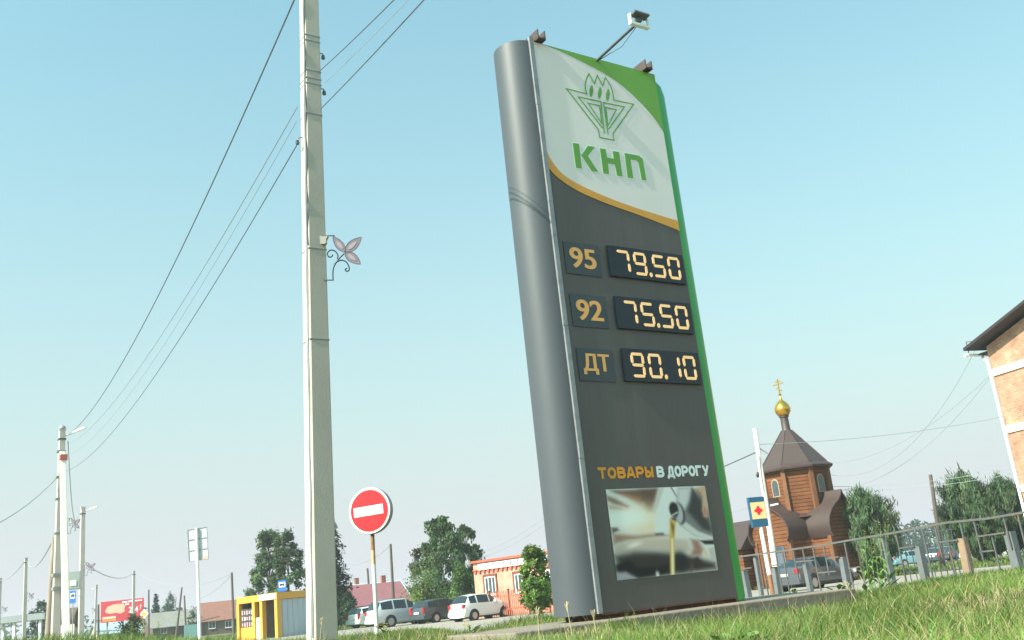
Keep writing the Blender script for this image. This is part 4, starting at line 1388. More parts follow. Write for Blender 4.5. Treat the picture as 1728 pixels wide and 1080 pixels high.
def car(label, kind, paint, base, az, group, tailpaint=None, lift=0.0):
    S_ = STY[kind]
    name = {'hatch': 'hatchback_car', 'wagon': 'estate_car', 'suv': 'offroad_car', 'sedan': 'saloon_car'}[kind]
    o = thing(name, label, 'car', base, at_grid(None, az), group)
    st, fl, hw = S_['st'], S_['fl'], S_['W'] / 2
    rows = []
    for (x, zb, zr, w) in st:
        cab = zr - zb > .1
        wr = w * (.80 if cab else .92)
        end = abs(x) > abs(st[0][0]) - .05
        wm = hw * (.9 if end else 1.0) if not (abs(x) > abs(st[0][0]) - .16) else hw * .96
        sill = .24 if abs(x) < 1.9 else .30
        half = [(0, sill - .02), (wm * .86, sill), (wm * .97, sill + .10), (wm, (sill + zb) * .52), (w + .005, zb), (wr, zr - (.05 if cab else .015)), (wr * .62, zr + .005), (0, zr + .02)]
        rows.append([(x, -a, b) for a, b in half] + [(x, a, b) for a, b in half[::-1][1:-1]])
    n = len(rows[0])
    V = [p for r_ in rows for p in r_]
    body, parts = [], {}
    for i in range(len(rows) - 1):
        f = fl[i]
        for k in range(n):
            k2 = (k + 1) % n
            q = (i * n + k, i * n + k2, (i + 1) * n + k2, (i + 1) * n + k)
            kk = k if k < 7 else n - 1 - k                  # row index from the sill up, either side
            side = 'r' if k < 7 else 'l'
            if f == 'w' and kk in (5, 6):
                parts.setdefault(('rear_window' if i < len(rows) / 2 else 'windscreen', i), []).append(q)
            elif f in 'sS' and kk == 4:
                parts.setdefault(('side_window', i, side), []).append(q)
            else:
                body.append(q)
    body.append(tuple(range(n)))
    body.append(tuple((len(rows) - 1) * n + k for k in range(n)))
    b = MB()
    b.v, b.f = V, body
    b.build('body', paint, o, smooth=38)
    def pick(name_, faces, mat):
        idx = {}
        mb = MB()
        for f in faces:
            for v in f:
                if v not in idx:
                    idx[v] = len(mb.v)
                    mb.v.append(V[v])
            mb.f.append(tuple(idx[v] for v in f))
        return mb.build(name_, mat, o)
    for key, faces in parts.items():
        pick(key[0], faces, m_cglass)
    for x in S_['wx']:
        for s in (-1, 1):
            r_ = S_['wr']
            y = s * (hw - .085)
            MB().lathe([(r_ + .06, y - s * .11), (r_ + .06, y + s * .088)], 20, 'y', c=(x, 0, r_ + .02)).build('wheel_arch', m_under, o)
            wh = MB().lathe([(r_ * .6, y + s * .098), (r_ * .92, y + s * .105), (r_, y + s * .08), (r_, y - s * .09)], 22, 'y', c=(x, 0, r_)).build('wheel', m_tyre, o, smooth=40)
            MB().lathe([(.03, y + s * .115), (r_ * .2, y + s * .118), (r_ * .58, y + s * .103), (r_ * .64, y + s * .108)], 18, 'y', c=(x, 0, r_)).build('rim', m_rim, wh, smooth=30)
    xr, xf = st[0][0], st[-1][0]
    zt = st[1][1]
    for s in (-1, 1):
        MB().box((xr + .07, s * hw * .80, zt - .02), (.2, .20, .22 if kind != 'wagon' else .4), Matrix.Rotation(R(s * 8), 3, 'Z')).build('tail_lamp', m_tail, o)
        MB().box((xf - .14, s * hw * .72, st[-2][1] - .02), (.24, .34, .14), Matrix.Rotation(R(-s * 18), 3, 'Z')).build('head_lamp', m_head, o)
        MB().box((st[-5][0] - .05, s * (hw + .06), st[-5][1] + .06), (.12, .18, .12)).build('mirror', paint, o)
        for x in (-.02, -.88 if kind != 'sedan' else -.7):
            MB().box((x - .1, s * (hw - .012), st[5][1] - .16), (.16, .03, .03)).build('door_handle', paint, o)
    MB().box((xr - .01, 0, .43), (.10, hw * 1.86, .20)).build('rear_bumper', tailpaint or paint, o)
    MB().box((xf + .0, 0, .40), (.08, hw * 1.4, .2)).build('front_bumper', paint, o)
    MB().box((xr - .045, 0, zt - .16), (.02, .52, .115)).build('number_plate', m_numplate, o)
    MB().box((0, 0, .22), (-xr + xf - .5, hw * 1.7, .1)).build('underbody', m_under, o)
    if kind == 'suv':
        for s in (-1, 1):
            MB().bar((-1.8, s * .68, 1.80), (.0, s * .68, 1.80), .04).build('roof_rail', m_rim, o)
    return o
def paint(name, col, rough=.25, metal=.0):
    return M(name, col, rough, .03, 2, metal=metal, coat=.6, dirt=tuple(min(1, c * .8 + .03) for c in col), dscale=1.2, damt=.4)
p_white, p_silver, p_dark = paint('paint_white', (.76, .76, .75)), paint('paint_silver', (.55, .58, .61), .3, .3), paint('paint_dark_blue', (.045, .06, .075), .25)
p_gun = paint('paint_gunmetal', (.10, .105, .125), .25, .3)
G1, G2 = 'cars parked left of the price sign', 'cars parked behind the railing'
car('white hatchback parked nearest the pharmacy fence', 'hatch', p_white, gbase(812, 1040, 60), 47, G1)
car('dark blue estate car between silver offroader and white hatchback', 'wagon', p_dark, gbase(750, 1048, 66), 46, G1)
car('silver off-road car with roof rails behind the no entry post', 'suv', p_silver, gbase(680, 1050, 67), 53, G1)
car('white car at the left end of the parked row, partly hidden by the sign post', 'wagon', p_white, gbase(634, 1052, 76), 40, G1)
car('dark grey saloon parked in front of the wooden church', 'sedan', p_gun, gbase(1377, 985, 46), 50, G2)
car('white car with red tail lamps just beyond the dark saloon', 'wagon', p_white, gbase(1446, 960, 78), 20, G2)
car('light blue saloon parked left of the wooden utility pole', 'sedan', paint('paint_light_blue', (.20, .37, .42)), gbase(1538, 948, 98), 75, G2)
car('dark car just right of the light blue saloon', 'wagon', p_dark, gbase(1583, 942, 98), 35, G2)
car('white car under the pine trees behind the tan railing post', 'hatch', p_white, gbase(1652, 935, 96), 60, G2)
car('white car at the right picture edge below the brick block', 'sedan', p_white, gbase(1733, 925, 92), 60, G2)
car('black car right of the two dark parked cars', 'hatch', p_gun, gbase(1606, 940, 101), 40, G2)

# ------------------------------------------------------------------ trees
m_leaf = M_attr('foliage', .6, .25, .4)
m_needle = M_attr('needles', .65, .2, .15)
m_bark = M('bark_brown', (.10, .075, .055), .9, .3, 6, .5, 20)
m_birchbark = M('bark_birch', (.55, .53, .5), .8, .25, 5, .3, 20)
def leaf_quads(C, size, rng, upbias=.3, aspect=.55, jitter=.35, out=None, axis=None):
    n = len(C)
    nrm = rng.normal(size=(n, 3))
    if out is not None:
        o_ = C - out
        nrm += 1.3 * o_ / (np.linalg.norm(o_, axis=1)[:, None] + 1e-6)
    nrm[:, 2] += upbias * 2
    nrm /= np.linalg.norm(nrm, axis=1)[:, None]
    if axis is None:
        a = np.cross(nrm, rng.normal(size=(n, 3)))
    else:
        a = axis[None] + .42 * rng.normal(size=(n, 3))
    a /= np.linalg.norm(a, axis=1)[:, None]
    b = np.cross(nrm, a)
    b /= np.linalg.norm(b, axis=1)[:, None] + 1e-9
    s = size * (1 + jitter * rng.normal(size=n)).clip(.4, 2)[:, None]
    a, b = a * s, b * s * aspect
    V = np.stack([C - a * .5, C + b * .5, C + a * .5, C - b * .5], 1).reshape(-1, 3)
    F = np.arange(n * 4).reshape(-1, 4)
    return V, F
def tones(ids, base, rng, var=.28, leafvar=.12):
    k = ids.max() + 1
    t = np.array(base)[None] * (1 + var * rng.normal(size=(k, 1)) + .08 * rng.normal(size=(k, 3)))
    t = t[ids] * (1 + leafvar * rng.normal(size=(len(ids), 1)))
    return t.clip(.004, .6)
def tree(name, label, cat, base, H, Wd, kind, n=5000, col=(.055, .085, .03), seed=1, leaf_size=None, group=None, trunk=True, lobes=None):
    rng = np.random.default_rng(seed)
    rnd = random.Random(seed)
    o = thing(name, label, cat, base, 0, group)
    mt = m_leaf
    if kind in ('broad', 'birch', 'poplar', 'bush'):
        z0 = {'broad': .12, 'birch': .16, 'poplar': .10, 'bush': .02}[kind]
        nc = {'broad': 120, 'birch': 80, 'poplar': 76, 'bush': 46}[kind]
        cen = []
        while len(cen) < nc:
            t = rnd.random()
            prof = {'broad': math.sin(math.pi * (.10 + .86 * t)) ** .7, 'birch': (math.sin(math.pi * (.14 + .82 * t ** .9))) ** .75, 'poplar': (math.sin(math.pi * (.12 + .84 * t ** 1.05))) ** .55, 'bush': math.cos(t * math.pi / 2) ** .5}[kind]
            a = rnd.random() * 2 * math.pi
            wob = 1 + .22 * math.sin(a * 3 + seed) + .16 * math.sin(t * 11 + a * 2 + seed)
            r_ = Wd / 2 * prof * wob * math.sqrt(.25 + .75 * rnd.random())
            if lobes:
                lx = lobes[len(cen) % len(lobes)]
                cen.append((lx[0] * Wd + r_ * lx[2] * math.cos(a), r_ * lx[2] * math.sin(a), H * (z0 + (lx[1] - z0) * t)))
            else:
                cen.append((r_ * math.cos(a), r_ * math.sin(a), H * (z0 + (1 - z0) * t * .985)))
        cen = np.array(cen)
        cr = Wd * {'broad': .11, 'birch': .10, 'poplar': .12, 'bush': .16}[kind]
        ids = rng.integers(0, nc, n)
        off = rng.normal(size=(n, 3)) * cr * .52
        if kind == 'birch':
            off[:, 2] = -np.abs(rng.normal(size=n)) * cr * 1.1 + cr * .3
            off[:, :2] *= .75
        C = cen[ids] + off
        C[:, 2] = np.maximum(C[:, 2], .05)
        V, F = leaf_quads(C, leaf_size or .2, rng, out=np.array([0, 0, H * .45])[None] * np.ones((n, 1)) if not lobes else None, axis=np.array([0, 0, -1.0]) if kind == 'birch' else None)
        if trunk:
            r0 = max(.06, H * .017)
            mb = MB().tube([(0, 0, -.2), (.05 * rnd.uniform(-1, 1), 0, H * .3), (.1 * rnd.uniform(-1, 1), .05, H * .6), (0, 0, H * .93)], [r0, r0 * .8, r0 * .5, r0 * .12], 8)
            for k in range(22):
                c = cen[rnd.randrange(nc)]
                zz_ = max(H * .12, c[2] - .12 * H * (1 + rnd.random()))
                mb.tube([(0, 0, zz_), (c[0] * .5, c[1] * .5, (zz_ + c[2]) / 2 + .02 * H), tuple(c)], [r0 * .3, r0 * .2, r0 * .06], 5, caps=False)
            mb.build('trunk', m_birchbark if kind == 'birch' else m_bark, o, smooth=60)
    else:
        mt = m_needle
        Cs, Is = [], []
        r0 = max(.08, H * .018)
        mb = MB().tube([(0, 0, -.2), (0, 0, H * .5), (0, 0, H * .99)], [r0, r0 * .6, r0 * .08], 8)
        nl = 26 if kind == 'spruce' else 15
        bid = 0
        for l in range(nl):
            t = (l + .3) / nl
            z = H * (.06 + .93 * t) if kind == 'spruce' else H * (.12 + .86 * t)
            if kind == 'spruce':
                rad = Wd / 2 * (1 - t) ** .68 + .05
            else:
                rad = Wd / 2 * min(1.0, (1.04 - t) ** .75 * 1.25) * (.75 + .5 * rnd.random()) * (.6 + .4 * min(1, t * 4)) + .06
            nb = max(4, int((9 if kind == 'spruce' else 8) * (1 - .4 * t)))
            for k in range(nb):
                a = 2 * math.pi * (k + rnd.random() * .7) / nb + l * 1.3
                L = rad * rnd.uniform(.72, 1.12)
                rise = (-.30 if kind == 'spruce' else .35 + .4 * t) * L
                tip = np.array([L * math.cos(a), L * math.sin(a), z + rise])
                st_ = np.array([0, 0, z + (.12 * L if kind == 'spruce' else 0)])
                mid = (st_ + tip) / 2 + np.array([0, 0, (.06 if kind == 'spruce' else -.08) * L])
                mb.tube([tuple(st_), tuple(mid), tuple(tip)], [r0 * .22 * (1 - .6 * t), r0 * .15 * (1 - .6 * t), .008], 4, caps=False)
                m_ = max(6, int(n * (L + .15) / (rad + .15) / (nl * nb) * (1.5 - t)))
                if kind == 'spruce':
                    u = rng.random(m_) ** .7
                    P = (1 - u)[:, None] ** 2 * st_ + (2 * u * (1 - u))[:, None] * mid + (u ** 2)[:, None] * tip
                    P += rng.normal(size=(m_, 3)) * np.array([.09, .09, .05]) * (.5 + L * .5)
                    P[:, 2] -= np.abs(rng.normal(size=m_)) * .12 * L
                else:
                    u = .35 + .7 * rng.random(m_) ** .6
                    P = (1 - u)[:, None] ** 2 * st_ + (2 * u * (1 - u))[:, None] * mid + (u ** 2)[:, None] * tip
                    P += rng.normal(size=(m_, 3)) * Wd * np.array([.035, .035, .05])
                    P[:, 2] += np.abs(rng.normal(size=m_)) * .05 * H * (rng.random(m_) < .35)
                if kind == 'pine' and t > .93:
                    P[:, :2] *= .45
                Cs.append(P)
                Is.append(np.full(m_, bid))
                bid += 1
        C = np.concatenate(Cs)
        ids = np.concatenate(Is)
        V, F = leaf_quads(C, leaf_size or .22, rng, .1, .32 if kind == 'spruce' else .15, out=np.array([[0, 0, H * .4]]) * np.ones((len(C), 1)), axis=None if kind == 'spruce' else np.array([0, 0, 1.0]))
        mb.build('trunk', m_bark, o, smooth=60)
    tone_mesh('crown', V, F, tones(ids, col, rng), mt, o)
    return o
def tree_px(name, label, cat, px, Y, top_py, wpx, kind, **kw):
    b = gbase(px, 1010 - .1055 * (px - 864) + 15, Y)
    H = PY(px, top_py, Y).z - b.z
    return tree(name, label, cat, b, H, wpx * Y / FPX, kind, **kw)

GB, GD = (.09, .14, .05), (.092, .14, .058)
tree_px('birch_tree', 'tall drooping birch behind the dark estate car', 'tree', 752, 80, 872, 96, 'birch', n=17000, col=GD, seed=11, leaf_size=.24)
tree_px('birch_tree', 'slimmer birch leaning against the pharmacy left corner', 'tree', 797, 84, 884, 56, 'birch', n=9000, col=GD, seed=12, leaf_size=.24)
tree_px('shrub', 'light green shrub behind the dark estate car', 'shrub', 722, 74, 962, 84, 'bush', n=4200, col=(.13, .19, .05), seed=13, leaf_size=.16)
tree_px('shrub', 'green shrub between birch trunk and pharmacy wall', 'shrub', 785, 72, 958, 60, 'bush', n=3600, col=(.10, .155, .045), seed=14, leaf_size=.16)
tree_px('poplar_tree', 'left one of two poplars behind the yellow pavilion', 'tree', 458, 98, 899, 56, 'poplar', n=11000, col=(.105, .155, .072), seed=15, leaf_size=.27, group='poplars behind the yellow pavilion')
tree_px('poplar_tree', 'right one of two poplars behind the yellow pavilion', 'tree', 490, 96, 897, 54, 'poplar', n=11000, col=(.10, .15, .07), seed=16, leaf_size=.27, group='poplars behind the yellow pavilion')
tree_px('spruce_tree', 'dark tall spruce half hidden by the near concrete pole', 'tree', 556, 90, 836, 104, 'spruce', n=16000, col=(.022, .04, .028), seed=17, leaf_size=.34)
tree_px('shrub', 'grey green shrub at the foot of the tall spruce', 'shrub', 590, 86, 1000, 34, 'bush', n=2600, col=(.05, .085, .045), seed=18, leaf_size=.18)
tree_px('shrub', 'low bush behind the yellow pavilion roof', 'shrub', 428, 96, 994, 46, 'bush', n=2200, col=(.06, .1, .05), seed=19, leaf_size=.2)
tree_px('young_tree', 'fresh green young tree in front of the pharmacy', 'tree', 908, 46, 922, 56, 'broad', n=13000, col=(.145, .225, .05), seed=20, leaf_size=.13)
tree_px('spruce_tree', 'small dark twin topped spruce right of the billboard', 'tree', 263, 170, 1001, 22, 'spruce', n=2600, col=(.03, .055, .04), seed=21, leaf_size=.5)
tree_px('pine_tree', 'small far pine between the dark village poles', 'tree', 288, 168, 1003, 28, 'pine', n=1800, col=(.035, .065, .042), seed=22, leaf_size=.5)
tree_px('round_tree', 'round willow tree beside the filling station canopy', 'tree', 66, 130, 1016, 34, 'broad', n=3000, col=(.06, .09, .055), seed=23, leaf_size=.3)
tree_px('shrub', 'dark bush behind the grass below the red billboard', 'shrub', 222, 60, 1042, 52, 'bush', n=2600, col=(.05, .085, .035), seed=24, leaf_size=.14)
tree_px('shrub', 'small bush beside the back of the tall road sign', 'shrub', 326, 150, 1030, 22, 'bush', n=1400, col=(.06, .1, .05), seed=25, leaf_size=.25)
tree_px('pine_tree', 'bushy pine just right of the wooden church', 'tree', 1474, 60, 838, 104, 'pine', n=26000, col=(.085, .13, .06), seed=31, leaf_size=.36)
tree_px('pine_tree', 'tall pine with sparse top left of the brick block', 'tree', 1652, 70, 806, 96, 'pine', n=24000, col=(.08, .122, .056), seed=32, leaf_size=.4)
tree_px('pine_tree', 'dense pine touching the brick block corner', 'tree', 1716, 72, 812, 90, 'pine', n=24000, col=(.07, .11, .05), seed=33, leaf_size=.4)
tree_px('pine_tree', 'lower pine in front of the tall sparse topped pine', 'tree', 1668, 64, 850, 60, 'pine', n=11000, col=(.07, .11, .048), seed=34, leaf_size=.34)
tree_px('broad_tree', 'small leafy tree peeping out between price sign and church', 'tree', 1262, 78, 884, 34, 'broad', n=2600, col=(.07, .11, .045), seed=35, leaf_size=.2)

# far woods on the horizon
def woods(name, label, az0, az1, r0, r1, h, n, seed, col):
    rng = np.random.default_rng(seed)
    k = 260
    a = np.radians(az0 + (az1 - az0) * rng.random(k))
    r_ = r0 + (r1 - r0) * rng.random(k)
    hh = h * (.6 + .5 * rng.random(k))
    ids = rng.integers(0, k, n)
    t = rng.random(n)
    rad = hh[ids] * .33 * np.sin(np.pi * (.15 + .8 * t)) ** .7
    C = np.stack([r_[ids] * np.sin(a[ids]), r_[ids] * np.cos(a[ids]), hh[ids] * t - .2], 1)
    C[:, :2] += rng.normal(size=(n, 2)) * rad[:, None] * .6
    V, F = leaf_quads(C, h * .13, rng)
    ob = tone_mesh(name, V, F, tones(ids, col, rng, .2), m_leaf)
    return tag(ob, label, 'woods', kind='stuff')
woods('far_woods', 'low line of far woods on the horizon', 12, 44, 260, 420, 9, 26000, 41, (.045, .075, .04))
woods('far_woods', 'far line of trees behind the village', -48, 12, 300, 460, 9, 30000, 42, (.05, .08, .045))

# ------------------------------------------------------------------ street poles
m_wood = M('pole_wood', lin(96, 84, 76), .9, .25, 6, .4, 20, stretch=(1, 1, .2))
m_woodw = M('pole_wood_pale', lin(150, 138, 124), .9, .25, 6, .4, 20, stretch=(1, 1, .2))
def far_pole(label, bpx, tpx, Y, w0, w1, mat, conc=True, lamp=0, cap=True, group=None, name=None):
    b = PY(*bpx, Y)
    t = PY(*tpx, Y)
    dz = b.z - ground(b.x, b.y)
    k = (b - t) / (b.z - t.z)
    b = b - k * (dz + .2)
    o = thing(name or ('concrete_pole' if conc else 'wooden_pole'), label, 'pole', b, 0, group)
    if conc:
        pole_mesh(b, t, w0, w1).build('shaft', mat, o)
    else:
        MB().tube([(0, 0, 0), (t - b) * .5, t - b], [w0 / 2, (w0 + w1) / 4, w1 / 2], 10).build('shaft', mat, o, smooth=60)
    d = t - b
    if cap and conc:
        MB().box(d + Vector((0, 0, .05)), (w1 * 1.15, w1 * 1.15, .1), G3).build('cap', mat, o)
        MB().box(d - Vector((0, 0, .35)), (w1 * 1.3, w1 * 1.3, .05), G3).build('strap', m_dark, o)
    if lamp:
        a = d + Vector((0, 0, -.25))
        tip = a + Vector((.95, -.1, .28)) * lamp
        MB().tube([a, a + Vector((.25, 0, .06)) * lamp, a + Vector((.5, -.03, .12)) * lamp], .025, 6).build('lamp_bracket', m_sgrey, o)
        MB().box((a + Vector((.5, -.03, .12)) * lamp + tip) / 2, (.52 * lamp, .16, .07), Matrix.Rotation(-.28, 3, 'Y')).build('lamp_head', m_lampw, o)
    return o
YL = 38.0
lp_ = far_pole('tall grey concrete pole propped by a white beam at far left', (94, 1060), (105, 727), YL, .33, .22, m_pole, lamp=1.0)
b0 = Vector(lp_.location)
T0 = PY(105, 727, YL)
MB().lathe([(.12, 0), (.15, .04), (.13, .14), (.06, .2)], 12, c=T0 - b0 + Vector((0, 0, .02))).build('cap_dome', m_sgrey, lp_, smooth=60)
for py in (762, 805, 842, 900):
    p = PY(103 - (py - 762) * .03, py, YL) - b0
    MB().box(p, (.32, .32, .06), G3).build('strap', m_strap, lp_)
for py, zz_ in ((970, .1), (993, .1)):
    p = PY(100, py, YL) - b0
    MB().box(p, (.5, .5, .12), G3).build('clamp', m_sgrey, lp_)
prop = PY(114.5, 1085, YL - 2.2)
prop_t = PY(105.5, 762, YL - .3)
prop.z = ground(prop.x, prop.y) - .1
o = thing('prop_pole', 'whitewashed slanting prop beam leaning on the grey pole', 'pole', prop)
pole_mesh(prop, prop_t, .25, .2).build('shaft', m_pole_w, o)
MB().box(PY(107, 772, YL - .4) - prop, (.27, .27, .22), G3).build('red_mark', M('faded_red_mark', lin(190, 100, 90), .7, .2, 6), o)
bx0 = PY(125, 995, YL - .4)
o = thing('meter_cabinet', 'grey electric cabinet hung between the two left poles', 'cabinet', bx0, R(20))
hb = PY(125, 965, YL - .4).z - bx0.z
bd = MB().box((0, 0, hb / 2), (.44, .3, hb), taper=1.06).build('case', M('cabinet_grey', lin(168, 176, 172), .5, .06, 4), o)
MB().box((-.02, -.16, hb * .36), (.22, .04, .2)).build('label_plate', m_swhite, o)
MB().box((0, -.155, hb * .5), (.38, .01, hb * .9)).build('door', M('cabinet_grey'), o)
MB().box((-.3, .05, hb * .3), (.25, .06, .06)).build('hanger', m_strap, o)
far_pole('leaning brown wooden pole beside the grey concrete pole', (82, 1062), (92, 906), YL + 1.5, .30, .2, m_woodw, conc=False)
far_pole('short dark stump leaning beside the brown wooden pole', (87, 1060), (90, 1000), YL + 1.0, .32, .26, m_wood, conc=False)

far_pole('second concrete pole with lamp right of the propped pole', (137, 1050), (140, 858), 62, .34, .25, m_pole, lamp=1.0, group='concrete poles receding along the road')
far_pole('concrete pole at the far left below the wires', (41, 1050), (44, 943), 93, .36, .26, m_pole, group='concrete poles receding along the road')
far_pole('concrete pole cut by the left picture edge', (-2, 1050), (1, 977), 118, .36, .28, m_pole, group='concrete poles receding along the road')
far_pole('concrete pole in front of the red billboard', (225, 1045), (226, 965), 132, .38, .3, m_pole, group='concrete poles receding along the road')
far_pole('thin concrete pole left of the red billboard', (161, 1045), (163, 988), 150, .34, .26, m_pole, lamp=-.8, group='concrete poles receding along the road')
for lab, b_, t_, Y, w in (('dark wooden pole just left of the billboard', (166, 1055), (166, 1020), 120, .32), ('dark wooden pole left of the far spruces', (251, 1045), (251, 995), 150, .32),
                          ('leaning dark wooden pole over the slate roof', (300, 1050), (307, 991), 148, .34), ('short dark wooden pole right of the leaning one', (313, 1050), (311, 1005), 146, .32),
                          ('dark wooden pole in front of the rusty red roof', (394, 1050), (391, 966), 120, .36), ('wooden pole behind the silver off-road car', (664, 1015), (659, 918), 98, .34),
                          ('short wooden pole left of the maroon roof', (623, 1000), (620, 959), 125, .36), ('wooden utility pole between the pines and the church', (1584, 900), (1570, 801), 62, .30)):
    far_pole(lab, b_, t_, Y, w, w * .7, m_wood, conc=False, cap=False, name='wooden_pole')
p = PY(1578, 835, 61.8)
tag(MB().tube([(0, 0, -.3), (.22, 0, -.25), (.25, 0, .2), (.02, 0, .3)], .03, 6).build('pole_bracket', m_strap, None, loc=p), 'curved steel bracket on the wooden pole beside the pines', 'bracket')

def ornament_copy(label, px, py, Y, hpx):
    o = copy_tree(orn0)
    o['label'] = label
    o.location = PY(px, py, Y)
    s = (hpx / 80.0) * (Y / YP)
    o.scale = (s, s, s)
    return o
ornament_copy('flower ornament beside the white prop beam', 113, 892, YL - 2.4, 24)
ornament_copy('flower ornament on the second concrete pole', 142, 964, 61.6, 20)
ornament_copy('tiny flower ornament on the far left concrete pole', 45, 1010, 92.6, 13)
ornament_copy('tiny flower ornament at the left picture edge', 2, 1032, 117.6, 11)
ornament_copy('faint flower ornament beside the tall sign posts', 322, 1031, 100, 11)
ornament_copy('faint flower ornament on the thin pole beside the billboard', 155, 1032, 149, 8)

# back of a tall road sign
YS = 36.0
sb = PY(337, 1066, YS)
st_ = PY(331.5, 891, YS)
sb = sb - (sb - st_) / (sb.z - st_.z) * (sb.z - ground(sb.x, sb.y) + .1)
o = thing('road_sign', 'tall sign seen from behind, grey ribbed back plate on two posts', 'road sign', sb)
d = st_ - sb
MB().tube([(0, 0, 0), d], .055, 10).build('post', m_post, o, smooth=60)
MB().tube([Vector((-.12, .3, 0)), Vector((-.12, .3, 0)) + d * .45], .05, 10).build('post', m_post, o, smooth=60)
pw, ph_ = 34 * YS / FPX, 54 * YS / FPX
m_backp = M('sign_back_plate', lin(190, 192, 198), .5, .06, 2)
c = d + Vector((.02, .09, -ph_ / 2 + .02))
Rz = Matrix.Rotation(R(-4), 3, 'Z') @ Matrix.Rotation(R(-2.5), 3, 'Y')
bp_ = MB().box(c, (pw, .02, ph_), Rz).build('back_plate', m_backp, o)
mb = MB()
for z in (-.5, -.17, .17, .5):
    mb.box(c + Rz @ Vector((0, -.025, z * (ph_ - .04))), (pw, .03, .03), Rz)
for x in (-.49, .49):
    mb.box(c + Rz @ Vector((x * pw, -.025, 0)), (.025, .031, ph_ - .03), Rz)
mb.build('rib', M('sign_rib', lin(150, 156, 162), .5, .1, 4), o)
MB().box(c + Rz @ Vector((pw * .36, -.015, -ph_ * .44)), (pw * .24, .01, .1), Rz).build('orange_label', M('orange_label', lin(216, 160, 120), .6), o)
# yellow diamond sign
p = PY(243, 1036, 118)
o = thing('priority_sign', 'small yellow and white diamond sign beside the billboard', 'road sign', p)
dm = 7.5 * 118 / FPX
pr = lambda k: [(0, k), (k, 0), (0, -k), (-k, 0)]
MB().prism(pr(dm), 0, .03, lambda a, b, h: (a, h, b)).build('white_plate', m_swhite, o)
MB().prism(pr(dm * .62), -.008, -.002, lambda a, b, h: (a, h, b)).build('yellow_field', M('sign_yellow', lin(240, 176, 60), .4), o)
MB().tube([(0, .05, -p.z - .2), (0, .05, 0)], .04, 8).build('post', m_sgrey, o)
# rounded brown roof of a kiosk at the far left
p = gbase(117, 1075, 75)
o = thing('kiosk', 'small kiosk with rounded brown roof behind the prop beam', 'kiosk', p)
zt = PY(117, 1026, 75).z - p.z
MB().box((0, 0, (zt - .8) / 2), (1.3, 1.2, zt - .8)).build('wall', m_plaster, o)
MB().lathe([(.75, -.75), (.75, .75)], 20, 'x', c=(0, 0, zt - .75)).build('round_roof', m_wood, o, smooth=40)

# ------------------------------------------------------------------ posts by the church
def two_point_pole(name, label, cat, bpx, tpx, Y, r0, r1, mat):
    b, t = PY(*bpx, Y), PY(*tpx, Y)
    b = b - (b - t) / (b.z - t.z) * (b.z - ground(b.x, b.y) + .1)
    o = thing(name, label, cat, b)
    MB().tube([(0, 0, 0), (t - b)], [r0, r1], 12).build('shaft', mat, o, smooth=60)
    return o, b, t
o, lb, lt = two_point_pole('lamp_post', 'tall white post standing in front of the church', 'pole', (1313, 990), (1274, 723), 40, .125, .09, m_pole_w)
MB().bar(lt - lb + Vector((0, 0, -.8)), lt - lb + Vector((.35, 0, -1.1)), .05).build('wire_hook', m_strap, o)
p1, p2 = PY(1295, 845, 40) - lb, PY(1285, 790, 40) - lb
MB().bar(PY(1300, 853, 39.8) - lb, PY(1313, 850, 39.8) - lb, .06).build('bracket', m_lampw, o)
MB().tube([PY(1281, 770, 39.9) - lb, PY(1284, 800, 39.9) - lb, PY(1289, 830, 39.9) - lb], .03, 6).build('side_cable', m_cableg, o)
o, sb_, st2 = two_point_pole('pharmacy_sign', 'blue and cream pharmacy sign with red cross on white pole', 'sign', (1301, 985), (1283, 886), 38, .085, .075, m_post)
MB().tube([(0, 0, 0), (st2 - sb_) * .32], .088, 12).build('rusty_foot', M('rusty_post'), o, smooth=60)
cc = PY(1278.5, 864, 38) - sb_
bw_, bh_ = .66, 1.14
Rb = Matrix.Rotation(R(14), 3, 'Z') @ Matrix.Rotation(R(.0), 3, 'Y')
m_pblue = M('lightbox_blue', lin(26, 82, 112), .4, .05, 3)
m_pcream = M('lightbox_cream', lin(226, 192, 140), .4, .05, 3)
bxp = MB().box(cc, (bw_, .18, bh_), Rb).build('light_box', m_pblue, o)
MB().box(cc + Rb @ Vector((0, -.093, .05)), (bw_ - .05, .006, bh_ * .56), Rb).build('cream_field', m_pcream, bxp)
mb = MB().box(cc + Rb @ Vector((0, -.098, .05)), (.10, .005, .34), Rb).box(cc + Rb @ Vector((0, -.0985, .05)), (.34, .005, .10), Rb)
mb.box(cc + Rb @ Vector((0, -.099, .05)), (.19, .005, .19), Rb)
mb.build('red_cross', m_red, bxp)

# ------------------------------------------------------------------ low railing on the right
FA, FB = PY(1255, 1003, 21.0), PY(1728, 949, 15.0)
FE = Vector((FB.x - FA.x, FB.y - FA.y, 0)).normalized()
rail = thing('railing_fence', 'low grey steel railing with stub posts right of the sign', 'fence', (FA.x, FA.y, 0), math.atan2(FE.y, FE.x))
FP = Vector((FA.x, FA.y, 0))
def fuv(px, py):
    u, z = plane_uv(FP, FE, px, py)
    return u, z
def fgr(u):
    p = FP + FE * u
    return ground(p.x, p.y)
m_stub = M('stub_post_grey', lin(104, 108, 112), .7, .14, 4, .3, 16, dirt=lin(96, 92, 90), dscale=3)
m_stubt = M('stub_post_tan', lin(146, 120, 100), .8, .16, 4, .3, 16)
m_rail = M('rail_paint', lin(88, 90, 92), .6, .2, 7, dirt=lin(124, 88, 66), dscale=5, damt=.8)
z4 = lambda x, y: (1240 + x / 7.2, 880 + y / 7.2)
z5 = lambda x, y: (1440 + x / 6.0, 840 + y / 6.0)
